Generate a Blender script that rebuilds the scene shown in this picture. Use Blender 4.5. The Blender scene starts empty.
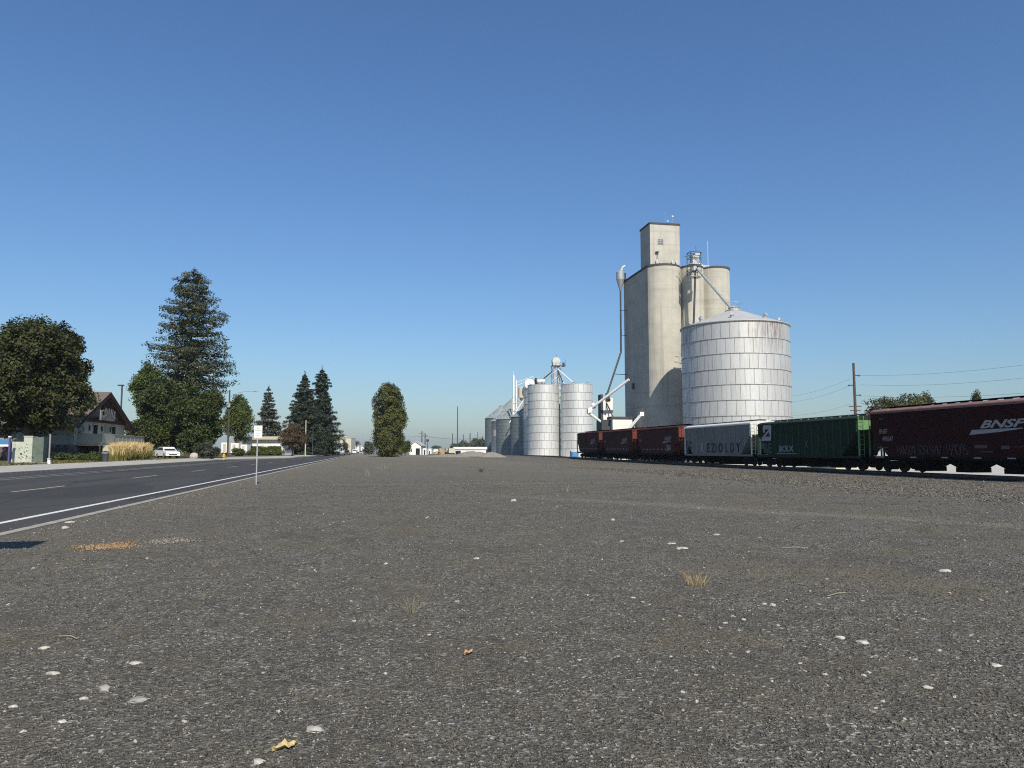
import bpy, math, random
import numpy as np
from mathutils import Vector, Matrix

R = math.radians
scene = bpy.context.scene
COL = scene.collection
PI = math.pi

# ------------------------------------------------------------------ survey of the place
# camera 1.3 m above the gravel; world +Y runs along the street and the railway
FPX, CAMH = 760.0, 1.3
PITCH, YAW = R(5.038), R(10.543)

def ray(px, py):
    x = (px - 512) / FPX
    y = (384 - py) / FPX
    f = math.cos(PITCH) - y * math.sin(PITCH)
    u = math.sin(PITCH) + y * math.cos(PITCH)
    return (f * math.sin(YAW) + x * math.cos(YAW), f * math.cos(YAW) - x * math.sin(YAW), u), f

def at(px, py, d):
    """point seen at this bearing/height angle, d metres ahead of the camera station"""
    r, f = ray(px, py)
    t = d / f
    return Vector((r[0] * t, r[1] * t, CAMH + r[2] * t))

def ground(px, py, z=0.0):
    r, f = ray(px, py)
    t = (z - CAMH) / r[2]
    return Vector((r[0] * t, r[1] * t, z))

def smooth(a, b, v):
    t = min(1, max(0, (v - a) / (b - a)))
    return t * t * (3 - 2 * t)

def rail_z(y):
    if y < 40: return -0.28
    if y > 165: return 0.27
    return -0.28 + 0.42 * ((y - 40) / 109.5) ** 2

def road_edge(y):
    """far kerb line of the street: a bump-out narrows it further on"""
    return -20.6 + 6.3 * smooth(118, 150, y) + 1.1 * smooth(150, 230, y)

def gz(x, y):
    z = 0.0
    if x > 10:
        z = (rail_z(y) - 0.46) * smooth(10, 34, x)
    xe = road_edge(y) - .05
    if x < xe:
        z = 0.06 + 0.26 * smooth(0, 5.35, xe - x)
    elif x < -5.6:
        z = -0.16
    return z

# ------------------------------------------------------------------ helpers
def tag(o, label=None, cat=None, group=None, kind=None):
    if label: o['label'] = label
    if cat: o['category'] = cat
    if group: o['group'] = group
    if kind: o['kind'] = kind
    return o

def thing(name, loc, label, cat, rz=0.0, group=None):
    o = bpy.data.objects.new(name, None)
    COL.objects.link(o)
    o.location = loc
    o.rotation_euler = (0, 0, rz)
    o.empty_display_size = 0.2
    return tag(o, label, cat, group)

class MB:
    def __init__(s):
        s.v = []; s.f = []; s.uv = None; s.sm = False
    def add(s, vs, fs):
        b = len(s.v)
        s.v += [tuple(v) for v in vs]
        s.f += [tuple(i + b for i in f) for f in fs]
        return s
    def box(s, x0, x1, y0, y1, z0, z1):
        return s.add([(x0,y0,z0),(x1,y0,z0),(x1,y1,z0),(x0,y1,z0),(x0,y0,z1),(x1,y0,z1),(x1,y1,z1),(x0,y1,z1)],
                     [(0,3,2,1),(4,5,6,7),(0,1,5,4),(1,2,6,5),(2,3,7,6),(3,0,4,7)])
    def cbox(s, c, d):
        return s.box(c[0]-d[0]/2, c[0]+d[0]/2, c[1]-d[1]/2, c[1]+d[1]/2, c[2]-d[2]/2, c[2]+d[2]/2)
    def tube(s, a, b, r0, r1=None, n=8, cap=True):
        a = Vector(a); b = Vector(b); r1 = r0 if r1 is None else r1
        d = (b - a)
        if d.length < 1e-6: return s
        d.normalize()
        u = d.orthogonal().normalized(); w = d.cross(u)
        vs = []
        for c, r in ((a, r0), (b, r1)):
            for i in range(n):
                t = 2 * PI * i / n
                vs.append(c + u * (r * math.cos(t)) + w * (r * math.sin(t)))
        fs = [(i, (i+1) % n, n + (i+1) % n, n + i) for i in range(n)]
        if cap: fs += [tuple(range(n-1, -1, -1)), tuple(range(n, 2*n))]
        return s.add(vs, fs)
    def path(s, pts, r, n=6):
        for i in range(len(pts) - 1):
            s.tube(pts[i], pts[i+1], r, r, n)
        return s
    def beam(s, a, b, w, h, up=(0, 0, 1)):
        a = Vector(a); b = Vector(b); d = (b - a).normalized()
        side = d.cross(Vector(up))
        if side.length < 1e-4: side = Vector((1, 0, 0))
        side.normalize(); u = side.cross(d)
        vs = []
        for c in (a, b):
            for i, j in ((-1,-1),(1,-1),(1,1),(-1,1)):
                vs.append(c + side * (w/2*i) + u * (h/2*j))
        return s.add(vs, [(0,1,2,3),(7,6,5,4),(0,4,5,1),(1,5,6,2),(2,6,7,3),(3,7,4,0)])
    def lathe(s, prof, n=32, c=(0, 0, 0)):
        vs = []
        for r, z in prof:
            for i in range(n):
                t = 2 * PI * i / n
                vs.append((c[0] + r * math.cos(t), c[1] + r * math.sin(t), c[2] + z))
        fs = []
        for k in range(len(prof) - 1):
            for i in range(n):
                j = (i + 1) % n
                fs.append((k*n+i, k*n+j, (k+1)*n+j, (k+1)*n+i))
        return s.add(vs, fs)
    def prism(s, poly, a0, a1, axis='x'):
        """polygon in the two other axes, extruded along axis from a0 to a1"""
        n = len(poly)
        def p(a, q):
            return {'x': (a, q[0], q[1]), 'y': (q[0], a, q[1]), 'z': (q[0], q[1], a)}[axis]
        vs = [p(a0, q) for q in poly] + [p(a1, q) for q in poly]
        fs = [tuple(range(n-1, -1, -1)), tuple(range(n, 2*n))]
        fs += [(i, (i+1) % n, n + (i+1) % n, n + i) for i in range(n)]
        return s.add(vs, fs)
    def quad(s, a, b, c, d):
        return s.add([a, b, c, d], [(0, 1, 2, 3)])
    def blob(s, c, r, rng, n=2, rough=0.25):
        t = (1 + 5 ** .5) / 2
        vs = [(-1,t,0),(1,t,0),(-1,-t,0),(1,-t,0),(0,-1,t),(0,1,t),(0,-1,-t),(0,1,-t),(t,0,-1),(t,0,1),(-t,0,-1),(-t,0,1)]
        fs = [(0,11,5),(0,5,1),(0,1,7),(0,7,10),(0,10,11),(1,5,9),(5,11,4),(11,10,2),(10,7,6),(7,1,8),(3,9,4),(3,4,2),(3,2,6),(3,6,8),(3,8,9),(4,9,5),(2,4,11),(6,2,10),(8,6,7),(9,8,1)]
        vs = [Vector(v).normalized() for v in vs]
        for _ in range(n - 1):
            cache = {}; nf = []
            def mid(i, j):
                k = (min(i, j), max(i, j))
                if k not in cache:
                    cache[k] = len(vs); vs.append(((vs[i] + vs[j]) / 2).normalized())
                return cache[k]
            for a, b, d in fs:
                x, y, z = mid(a, b), mid(b, d), mid(d, a)
                nf += [(a, x, z), (b, y, x), (d, z, y), (x, y, z)]
            fs = nf
        out = []
        for v in vs:
            k = 1 + rng.uniform(-rough, rough)
            out.append((c[0] + v[0]*r[0]*k, c[1] + v[1]*r[1]*k, c[2] + v[2]*r[2]*k))
        return s.add(out, fs)
    def build(s, name, m, parent=None, smooth_faces=False, fix=True):
        me = bpy.data.meshes.new(name)
        me.from_pydata([tuple(v) for v in s.v], [], s.f)
        if fix:
            import bmesh
            bm = bmesh.new(); bm.from_mesh(me)
            bmesh.ops.recalc_face_normals(bm, faces=bm.faces)
            bm.to_mesh(me); bm.free()
        if smooth_faces:
            me.polygons.foreach_set('use_smooth', [True] * len(me.polygons))
        me.materials.append(m)
        o = bpy.data.objects.new(name, me)
        COL.objects.link(o)
        if parent: o.parent = parent
        return o

def raw_mesh(name, verts, faces, m, parent=None):
    """verts (n,3) float array, faces (k,q) int array"""
    me = bpy.data.meshes.new(name)
    k, q = faces.shape
    me.vertices.add(len(verts)); me.vertices.foreach_set('co', verts.astype(np.float32).ravel())
    me.loops.add(k * q); me.loops.foreach_set('vertex_index', faces.astype(np.int32).ravel())
    me.polygons.add(k)
    me.polygons.foreach_set('loop_start', np.arange(0, k * q, q, dtype=np.int32))
    me.polygons.foreach_set('loop_total', np.full(k, q, dtype=np.int32))
    me.update(calc_edges=True)
    me.materials.append(m)
    o = bpy.data.objects.new(name, me)
    COL.objects.link(o)
    if parent: o.parent = parent
    return o

def copy_tree(o, parent=None):
    c = o.copy(); COL.objects.link(c)
    if parent: c.parent = parent
    for ch in list(o.children): copy_tree(ch, c)
    return c

def text_mesh(body, size, m, parent, mat4, shear=0.0, bold=0.0, xscale=1.0, name='lettering'):
    cu = bpy.data.curves.new('lettering', 'FONT')
    cu.body = body; cu.size = size; cu.shear = shear; cu.offset = bold
    cu.align_x = 'CENTER'; cu.align_y = 'CENTER'; cu.resolution_u = 3
    cu.extrude = 0.004
    tmp = bpy.data.objects.new('tmp', cu); COL.objects.link(tmp)
    bpy.context.view_layer.update()
    me = bpy.data.meshes.new_from_object(tmp.evaluated_get(bpy.context.evaluated_depsgraph_get()))
    bpy.data.objects.remove(tmp); bpy.data.curves.remove(cu)
    me.transform(Matrix.Diagonal((xscale, 1, 1, 1)))
    me.transform(mat4)
    me.materials.clear(); me.materials.append(m)
    me.name = name
    o = bpy.data.objects.new(name, me); COL.objects.link(o); o.parent = parent
    return o

# ------------------------------------------------------------------ materials
class NT:
    def __init__(s, name):
        s.m = bpy.data.materials.new(name); s.m.use_nodes = True
        s.t = s.m.node_tree; s.t.nodes.clear()
        s.out = s.t.nodes.new('ShaderNodeOutputMaterial')
    def n(s, typ, **kw):
        nd = s.t.nodes.new('ShaderNode' + typ)
        for k, v in kw.items():
            if k in nd.inputs: s.set(nd, k, v)
            else: setattr(nd, k, v)
        return nd
    def set(s, nd, k, v):
        if isinstance(v, bpy.types.NodeSocket): s.t.links.new(v, nd.inputs[k])
        else:
            sk = nd.inputs[k]
            if hasattr(sk, 'default_value'):
                if sk.type == 'RGBA' and len(v) == 3: v = (*v, 1)
                sk.default_value = v
    def link(s, a, b): s.t.links.new(a, b)
    def ramp(s, fac, stops, interp='LINEAR'):
        nd = s.t.nodes.new('ShaderNodeValToRGB')
        cr = nd.color_ramp; cr.interpolation = interp
        while len(cr.elements) > 1: cr.elements.remove(cr.elements[-1])
        for i, (p, c) in enumerate(stops):
            e = cr.elements[0] if i == 0 else cr.elements.new(p)
            e.position = p; e.color = (*c, 1) if len(c) == 3 else c
        s.link(fac, nd.inputs[0])
        return nd.outputs[0]
    def mix(s, fac, a, b, blend='MIX'):
        nd = s.t.nodes.new('ShaderNodeMix'); nd.data_type = 'RGBA'; nd.blend_type = blend
        for k, v in ((0, fac), (6, a), (7, b)):
            if isinstance(v, bpy.types.NodeSocket): s.link(v, nd.inputs[k])
            else: nd.inputs[k].default_value = (*v, 1) if hasattr(v, '__len__') and len(v) == 3 else v
        return nd.outputs[2]
    def math(s, op, a, b=0.0, c=0.0):
        nd = s.t.nodes.new('ShaderNodeMath'); nd.operation = op
        for i, v in enumerate((a, b, c)):
            if isinstance(v, bpy.types.NodeSocket): s.link(v, nd.inputs[i])
            else: nd.inputs[i].default_value = v
        return nd.outputs[0]
    def maprange(s, v, a, b, c=0.0, d=1.0, kind='SMOOTHSTEP'):
        nd = s.t.nodes.new('ShaderNodeMapRange'); nd.interpolation_type = kind
        s.link(v, nd.inputs[0])
        for i, q in enumerate((a, b, c, d)): nd.inputs[i + 1].default_value = q
        return nd.outputs[0]
    def noise(s, vec, scale, detail=4, rough=0.6):
        nd = s.n('TexNoise', Scale=scale, Detail=detail, Roughness=rough)
        if vec is not None: s.link(vec, nd.inputs['Vector'])
        return nd.outputs[0]
    def mapping(s, vec, scale=(1, 1, 1)):
        nd = s.n('Mapping'); nd.inputs['Scale'].default_value = scale
        s.link(vec, nd.inputs[0]); return nd.outputs[0]
    def finish(s, color, rough=0.8, metal=0.0, bump=None, bs=0.3, bd=0.02, spec=0.3):
        p = s.n('BsdfPrincipled')
        s.set(p, 'Base Color', color); s.set(p, 'Roughness', rough); s.set(p, 'Metallic', metal)
        p.inputs['Specular IOR Level'].default_value = spec
        if bump is not None:
            b = s.n('Bump'); b.inputs['Strength'].default_value = bs; b.inputs['Distance'].default_value = bd
            s.link(bump, b.inputs['Height']); s.link(b.outputs[0], p.inputs['Normal'])
        s.link(p.outputs[0], s.out.inputs[0])
        return s.m

def paint(name, c, rough=0.6, metal=0.0, var=0.25, scale=2.0, streak=0.0, spec=0.3, bs=0.15, dirt=(0.10, 0.08, 0.06)):
    """weathered paint / plain surface: blotches, optional vertical runs"""
    t = NT(name)
    co = t.n('TexCoord').outputs['Object']
    n1 = t.noise(co, scale, 6, 0.65)
    lo = tuple(v * (1 - var) for v in c); hi = tuple(min(1, v * (1 + var)) for v in c)
    col = t.ramp(n1, [(0.3, lo), (0.7, hi)])
    if streak:
        st = t.noise(t.mapping(co, (3.0, 3.0, 0.18)), 1.6, 5, 0.6)
        f = t.maprange(st, 0.52, 0.75, 0, streak)
        col = t.mix(f, col, dirt)
    n2 = t.noise(co, scale * 9, 3, 0.6)
    return t.finish(col, rough, metal, n2, bs, 0.01, spec)

def leafmat(name, stops, trans=0.22):
    t = NT(name)
    rnd = t.n('NewGeometry').outputs['Random Per Island']
    co = t.n('TexCoord').outputs['Object']
    big = t.noise(co, 0.7, 3, 0.6)
    f = t.math('ADD', t.math('MULTIPLY', rnd, 0.55), t.math('MULTIPLY', big, 0.45))
    k = len(stops)
    col = t.ramp(f, [(0.2 + 0.6 * i / (k - 1), c) for i, c in enumerate(stops)])
    p = t.n('BsdfPrincipled'); t.set(p, 'Base Color', col); t.set(p, 'Roughness', 0.6)
    p.inputs['Specular IOR Level'].default_value = 0.25
    tr = t.n('BsdfTranslucent'); t.link(col, tr.inputs[0])
    mx = t.n('MixShader'); mx.inputs[0].default_value = trans
    t.link(p.outputs[0], mx.inputs[1]); t.link(tr.outputs[0], mx.inputs[2])
    t.link(mx.outputs[0], t.out.inputs[0])
    return t.m

def mat_ground():
    t = NT('gravel_ground')
    pos = t.n('NewGeometry').outputs['Position']
    sx = t.n('SeparateXYZ'); t.link(pos, sx.inputs[0]); X = sx.outputs[0]; Y = sx.outputs[1]
    wob = t.noise(pos, 0.35, 4, 0.6)
    Xw = t.math('ADD', X, t.math('MULTIPLY', t.math('SUBTRACT', wob, 0.5), 5.0))
    # fine dark crushed rock
    v1 = t.n('TexVoronoi', Scale=48.0); t.link(pos, v1.inputs['Vector'])
    cell = t.n('SeparateColor'); t.link(v1.outputs['Color'], cell.inputs[0])
    grav = t.ramp(cell.outputs[0], [(0.0, (0.056, 0.053, 0.047)), (0.45, (0.098, 0.092, 0.079)), (0.75, (0.136, 0.128, 0.110)), (0.93, (0.20, 0.19, 0.168)), (0.985, (0.36, 0.34, 0.30))])
    fine = t.noise(pos, 160, 3, 0.7)
    grav = t.mix(t.maprange(fine, 0.35, 0.65, 0, 0.35), grav, (0.078, 0.072, 0.061))
    # pale chips that stay visible further off
    v3 = t.n('TexVoronoi', Scale=5.2); t.link(pos, v3.inputs['Vector'])
    c3 = t.n('SeparateColor'); t.link(v3.outputs['Color'], c3.inputs[0])
    chip = t.math('MULTIPLY', t.math('GREATER_THAN', c3.outputs[1], 0.90), t.maprange(v3.outputs['Distance'], 0.10, 0.16, 1, 0, 'LINEAR'))
    # dusty, weedy and darker patches
    p1 = t.noise(t.mapping(pos, (1.0, 0.45, 1)), 0.22, 5, 0.62)
    dust = t.mix(t.maprange(p1, 0.44, 0.66, 0, 0.65), grav, (0.130, 0.114, 0.086))
    p2 = t.noise(pos, 0.55, 5, 0.6)
    dust = t.mix(t.maprange(p2, 0.5, 0.7, 0, 0.45), dust, (0.060, 0.057, 0.052))
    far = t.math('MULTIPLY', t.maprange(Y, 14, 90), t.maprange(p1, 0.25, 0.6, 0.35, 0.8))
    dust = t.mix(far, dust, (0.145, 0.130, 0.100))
    p4 = t.noise(pos, 1.1, 6, 0.68)
    dust = t.mix(t.maprange(p4, 0.50, 0.66, 0, 0.5), dust, (0.108, 0.094, 0.070))
    p5 = t.noise(pos, 2.7, 5, 0.65)
    dust = t.mix(t.maprange(p5, 0.54, 0.70, 0, 0.5), dust, (0.058, 0.055, 0.049))
    p6 = t.noise(pos, 0.62, 5, 0.6)
    dust = t.mix(t.maprange(p6, 0.52, 0.68, 0, 0.42), dust, (0.118, 0.100, 0.068))
    # wheel tracks crossing the lot
    tr = t.noise(t.mapping(pos, (0.02, 0.9, 1)), 0.9, 3, 0.5)
    band = t.math('MULTIPLY', t.maprange(tr, 0.56, 0.66, 0, 0.4), t.maprange(Y, 12, 30))
    dust = t.mix(band, dust, (0.20, 0.185, 0.15))
    dust = t.mix(t.math('MULTIPLY', chip, 0.7), dust, (0.27, 0.255, 0.225))
    g1 = t.noise(pos, 7.0, 8, 0.86)
    g2 = t.noise(t.mapping(pos, (1, .7, 1)), 2.2, 9, 0.84)
    k = t.math('ADD', t.math('MULTIPLY', g1, 0.55), t.math('MULTIPLY', g2, 0.45))
    gr = t.n('CombineColor'); kv = t.maprange(k, 0.36, 0.64, 0.66, 1.58, 'LINEAR')
    for q in range(3): t.link(kv, gr.inputs[q])
    dust = t.mix(1.0, dust, gr.outputs[0], 'MULTIPLY')
    la, lb = ground(540, 497.5), ground(960, 523)
    nx, ny = (lb.y - la.y), -(lb.x - la.x); ln = math.hypot(nx, ny); nx /= ln; ny /= ln
    off = t.math('ADD', t.math('ADD', t.math('MULTIPLY', X, nx), t.math('MULTIPLY', Y, ny)), -(la.x*nx + la.y*ny))
    off = t.math('ABSOLUTE', t.math('ADD', off, t.math('MULTIPLY', t.math('SUBTRACT', wob, .5), 1.6)))
    lane = t.math('MULTIPLY', t.maprange(off, .15, .75, .5, 0), t.math('MULTIPLY', t.maprange(X, 1.5, 7), t.maprange(p2, .3, .55)))
    dust = t.mix(lane, dust, (0.22, 0.205, 0.165))
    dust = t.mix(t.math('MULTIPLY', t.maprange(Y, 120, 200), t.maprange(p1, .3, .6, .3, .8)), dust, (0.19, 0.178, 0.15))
    # coarse brown-grey ballast spread beside the railway
    v2 = t.n('TexVoronoi', Scale=13.0); t.link(pos, v2.inputs['Vector'])
    c2 = t.n('SeparateColor'); t.link(v2.outputs['Color'], c2.inputs[0])
    bal = t.ramp(c2.outputs[0], [(0.0, (0.025, 0.022, 0.02)), (0.4, (0.085, 0.075, 0.062)), (0.75, (0.16, 0.142, 0.115)), (0.96, (0.28, 0.26, 0.22))])
    zb = t.math('MULTIPLY', t.maprange(Xw, 19, 23), t.maprange(X, 44, 41, 0, 1))
    col = t.mix(zb, dust, bal)
    # pale yard beyond the railway
    yard = t.ramp(t.noise(pos, 1.3, 5, 0.7), [(0.3, (0.40, 0.385, 0.35)), (0.7, (0.52, 0.505, 0.465))])
    col = t.mix(t.maprange(X, 41.5, 43.5), col, yard)
    # dusty verge of the street, dry lawn across it
    col = t.mix(t.math('MULTIPLY', t.maprange(Xw, -2.5, -5.2, 0, 0.55), t.maprange(p2, 0.35, 0.6)), col, (0.155, 0.135, 0.10))
    lawn = t.ramp(t.noise(pos, 2.2, 6, 0.7), [(0.3, (0.05, 0.062, 0.022)), (0.5, (0.13, 0.115, 0.05)), (0.75, (0.24, 0.19, 0.10))])
    col = t.mix(t.maprange(X, -24.2, -24.5, 0, 1, 'LINEAR'), col, lawn)
    h = t.math('ADD', v1.outputs['Distance'], t.math('MULTIPLY', fine, 0.4))
    h2 = t.mix(zb, h, v2.outputs['Distance'])
    return t.finish(col, 0.93, 0, h2, 0.8, 0.022, 0.2)

def mat_asphalt():
    t = NT('asphalt')
    pos = t.n('NewGeometry').outputs['Position']
    a = t.noise(t.mapping(pos, (1, 0.08, 1)), 0.6, 5, 0.6)
    b = t.noise(pos, 70, 3, 0.7)
    col = t.ramp(a, [(0.3, (0.036, 0.0355, 0.034)), (0.7, (0.058, 0.0565, 0.054))])
    col = t.mix(t.maprange(b, 0.3, 0.75, 0, 0.5), col, (0.072, 0.069, 0.066))
    pt = t.noise(t.mapping(pos, (.5, .12, 1)), .5, 2, .4)
    col = t.mix(t.maprange(pt, .57, .60, 0, .45), col, (0.028, 0.0275, 0.027))
    cr = t.n('TexVoronoi', feature='DISTANCE_TO_EDGE', Scale=0.22); t.link(t.mapping(pos, (1, 0.35, 1)), cr.inputs['Vector'])
    col = t.mix(t.maprange(cr.outputs['Distance'], 0.0, 0.010, 0.8, 0, 'LINEAR'), col, (0.014, 0.014, 0.015))
    return t.finish(col, 0.85, 0, b, 0.4, 0.006, 0.25)

def mat_marking(name, c):
    t = NT(name)
    pos = t.n('NewGeometry').outputs['Position']
    w = t.noise(pos, 9, 5, 0.75)
    col = t.mix(t.maprange(w, 0.50, 0.74, 0, 0.7), c, (0.07, 0.07, 0.07))
    return t.finish(col, 0.8)

def mat_metalsheet(name, c=(0.62, 0.63, 0.64), dark=(0.30, 0.31, 0.32), ring=2.3, panel=1.3, rust=0.0, metal=0.55, rough=0.42):
    """bolted galvanised sheets: UV u = metres round the wall, v = metres up"""
    t = NT(name)
    uv = t.n('TexCoord').outputs['UV']
    br = t.n('TexBrick', Scale=1.0)
    br.offset = 0.5; br.squash = 1.0
    br.inputs['Color1'].default_value = (*c, 1); br.inputs['Color2'].default_value = (*[v * 0.88 for v in c], 1)
    br.inputs['Mortar'].default_value = (*[v * 0.42 for v in c], 1)
    br.inputs['Mortar Size'].default_value = 0.045; br.inputs['Mortar Smooth'].default_value = 0.2
    br.inputs['Bias'].default_value = -0.1
    br.inputs['Brick Width'].default_value = panel; br.inputs['Row Height'].default_value = ring
    t.link(uv, br.inputs['Vector'])
    st = t.noise(t.mapping(uv, (2.2, 0.16, 1)), 1.5, 6, 0.7)
    col = t.mix(t.maprange(st, 0.46, 0.72, 0, 0.6), br.outputs['Color'], dark)
    fs = t.noise(t.mapping(uv, (7.0, 0.35, 1)), 1.3, 5, 0.7)
    col = t.mix(t.maprange(fs, 0.5, 0.72, 0, 0.45), col, tuple(v * 0.85 for v in dark))
    sp = t.noise(uv, 2.4, 6, 0.75)
    col = t.mix(t.maprange(sp, 0.6, 0.72, 0, 0.6), col, tuple(v * 0.7 for v in dark))
    if rust:
        sv = t.n('SeparateXYZ'); t.link(uv, sv.inputs[0])
        hi = t.math('MULTIPLY', t.maprange(sv.outputs[1], 15.5, 19.5), t.maprange(t.noise(t.mapping(uv, (0.13, 0.03, 1)), 1.0, 2, 0.5), 0.5, 0.62))
        rs = t.noise(t.mapping(uv, (3.0, 0.25, 1)), 1.2, 5, 0.7)
        col = t.mix(t.math('MULTIPLY', hi, t.maprange(rs, 0.42, 0.62, 0, rust)), col, (0.16, 0.075, 0.045))
    rg = t.maprange(st, 0.3, 0.7, rough - 0.05, rough + 0.18)
    return t.finish(col, rg, metal, br.outputs['Fac'], 0.4, 0.03, 0.4)

def mat_concrete(name, c=(0.40, 0.375, 0.32)):
    t = NT(name)
    co = t.n('TexCoord').outputs['Object']
    n1 = t.noise(co, 0.35, 6, 0.65)
    col = t.ramp(n1, [(0.3, tuple(v * 0.84 for v in c)), (0.7, tuple(v * 1.1 for v in c))])
    lift = t.noise(t.mapping(co, (0.05, 0.05, 1.0)), 0.9, 4, 0.65)
    col = t.mix(t.maprange(lift, 0.5, 0.66, 0, 0.5), col, tuple(v * 0.72 for v in c))
    st = t.noise(t.mapping(co, (1.4, 1.4, 0.05)), 0.9, 6, 0.65)
    col = t.mix(t.maprange(st, 0.52, 0.72, 0, 0.45), col, (0.20, 0.185, 0.155))
    pl = t.noise(t.mapping(co, (1.0, 1.0, 0.08)), 0.6, 4, 0.6)
    col = t.mix(t.maprange(pl, 0.58, 0.74, 0, 0.5), col, (0.52, 0.50, 0.44))
    return t.finish(col, 0.9, 0, t.noise(co, 6, 5, 0.7), 0.25, 0.05, 0.2)

def mat_random(name, stops, rough=0.9, patch=False):
    t = NT(name)
    rnd = t.n('NewGeometry').outputs['Random Per Island']
    k = t.noise(t.n('TexCoord').outputs['Object'], 40, 3, 0.6)
    col = t.ramp(rnd, stops)
    col = t.mix(t.maprange(k, 0.3, 0.7, 0, 0.3), col, (0.06, 0.058, 0.055))
    if patch:
        pos = t.n('NewGeometry').outputs['Position']
        p4 = t.noise(pos, 1.1, 6, 0.68)
        col = t.mix(t.maprange(p4, 0.50, 0.66, 0, 0.55), col, (0.108, 0.094, 0.070))
        p6 = t.noise(pos, 0.62, 5, 0.6)
        col = t.mix(t.maprange(p6, 0.52, 0.68, 0, 0.42), col, (0.120, 0.101, 0.068))
        p5 = t.noise(pos, 2.7, 5, 0.65)
        col = t.mix(t.maprange(p5, 0.54, 0.70, 0, 0.5), col, (0.060, 0.057, 0.051))
    return t.finish(col, rough, 0, None, spec=0.2)

def mat_stonewall(name):
    t = NT(name)
    co = t.n('TexCoord').outputs['Object']
    v = t.n('TexVoronoi', Scale=2.2); t.link(co, v.inputs['Vector'])
    c = t.n('SeparateColor'); t.link(v.outputs['Color'], c.inputs[0])
    col = t.ramp(c.outputs[0], [(0, (0.05, 0.045, 0.042)), (0.5, (0.12, 0.10, 0.09)), (1, (0.23, 0.19, 0.16))])
    return t.finish(col, 0.9, 0, v.outputs['Distance'], 0.6, 0.08)

M = {}
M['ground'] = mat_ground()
M['asphalt'] = mat_asphalt()
M['white_line'] = mat_marking('white_road_paint', (0.62, 0.62, 0.60))
M['yellow_line'] = mat_marking('yellow_road_paint', (0.44, 0.41, 0.30))
M['faded_line'] = mat_marking('faded_road_paint', (0.22, 0.22, 0.21))
M['kerb'] = paint('kerb_concrete', (0.30, 0.28, 0.24), 0.9, var=0.3, scale=3)
M['walk'] = paint('sidewalk_concrete', (0.36, 0.345, 0.31), 0.9, var=0.18, scale=1.2)
M['galv_big'] = mat_metalsheet('galvanised_sheets_old', (0.62, 0.61, 0.585), (0.27, 0.27, 0.265), 2.29, 1.33, rust=0.75, metal=0.5, rough=.44)
M['galv'] = mat_metalsheet('galvanised_sheets', (0.66, 0.66, 0.64), (0.38, 0.385, 0.38), 2.31, 1.45, metal=0.45, rough=.44)
M['galv_dark'] = mat_metalsheet('weathered_galvanised', (0.22, 0.255, 0.255), (0.13, 0.15, 0.155), 1.12, 2.8, metal=0.5, rough=0.5)
M['roof_metal'] = paint('roof_sheet', (0.45, 0.45, 0.445), 0.55, 0.2, var=0.12, scale=1.5, streak=0.3)
M['roof_green'] = paint('dull_roof_sheet', (0.34, 0.38, 0.375), 0.5, 0.4, var=0.15, scale=1.5, streak=0.3)
M['rim_metal'] = paint('ring_lip', (0.29, 0.29, 0.285), 0.6, 0.3)
M['plain_grey'] = paint('pale_grey_steel', (0.52, 0.52, 0.50), 0.6, 0.1, var=0.15, streak=0.3)
M['steel'] = paint('galvanised_steel', (0.42, 0.43, 0.44), 0.5, 0.5, var=0.2)
M['dark_steel'] = paint('dark_steel', (0.06, 0.065, 0.07), 0.6, 0.3)
M['white_steel'] = paint('white_steel', (0.74, 0.74, 0.72), 0.5, 0.0, var=0.08, streak=0.3)
M['concrete'] = mat_concrete('slipform_concrete', (0.46, 0.438, 0.375))
M['concrete_pale'] = mat_concrete('pale_concrete', (0.46, 0.44, 0.39))
M['rim_dark'] = paint('dark_roof_edge', (0.07, 0.065, 0.06), 0.8)
M['maroon'] = paint('maroon_railcar_paint', (0.034, 0.0095, 0.0088), 0.8, var=0.22, scale=0.9, streak=0.5, dirt=(0.017, 0.009, 0.008), spec=0.08)
M['maroon_old'] = paint('faded_maroon_paint', (0.062, 0.024, 0.021), 0.85, var=0.22, scale=0.9, streak=0.5, dirt=(0.06, 0.034, 0.03), spec=0.08)
M['sunlit_red'] = paint('maroon_paint_in_sun', (0.15, 0.036, 0.027), 0.75, var=0.25, scale=2, streak=0.4)  # maroon brightened in the colour itself to stand for sun on the car ends
M['sunlit_roof'] = paint('roof_pink_in_sun', (0.22, 0.12, 0.105), 0.8, var=0.2)  # sunlit top edge of the maroon car put into the roof colour
M['green_car'] = paint('dark_green_railcar_paint', (0.020, 0.036, 0.023), 0.8, var=0.25, scale=0.9, streak=0.45, dirt=(0.02, 0.025, 0.016), spec=0.08)
M['sunlit_rib_green'] = paint('green_ribs_in_sun', (0.042, 0.072, 0.046), 0.8, var=0.3, scale=3, spec=0.08)  # green ribs coloured lighter than the side to show sun catching them
M['sunlit_rib_grey'] = paint('grey_ribs_in_sun', (0.24, 0.24, 0.225), 0.8, var=0.3, scale=3, spec=0.08)  # grey ribs coloured paler to show sun catching their tops
M['sunlit_green'] = paint('green_paint_in_sun', (0.14, 0.27, 0.11), 0.65, var=0.2, streak=0.3)  # lit version of the dark green paint, sunlight put into the end colour
M['grey_car'] = paint('grey_railcar_paint', (0.185, 0.185, 0.170), 0.8, var=0.18, scale=0.9, streak=0.5, dirt=(0.06, 0.062, 0.058), spec=0.08)
M['sunlit_grey'] = paint('grey_paint_in_sun', (0.62, 0.61, 0.57), 0.65, var=0.12, streak=0.3)  # grey car paint lightened where sun falls on its ends and roof
M['under'] = paint('black_underframe', (0.008, 0.0076, 0.0072), 0.85, var=0.4, spec=0.08)
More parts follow.
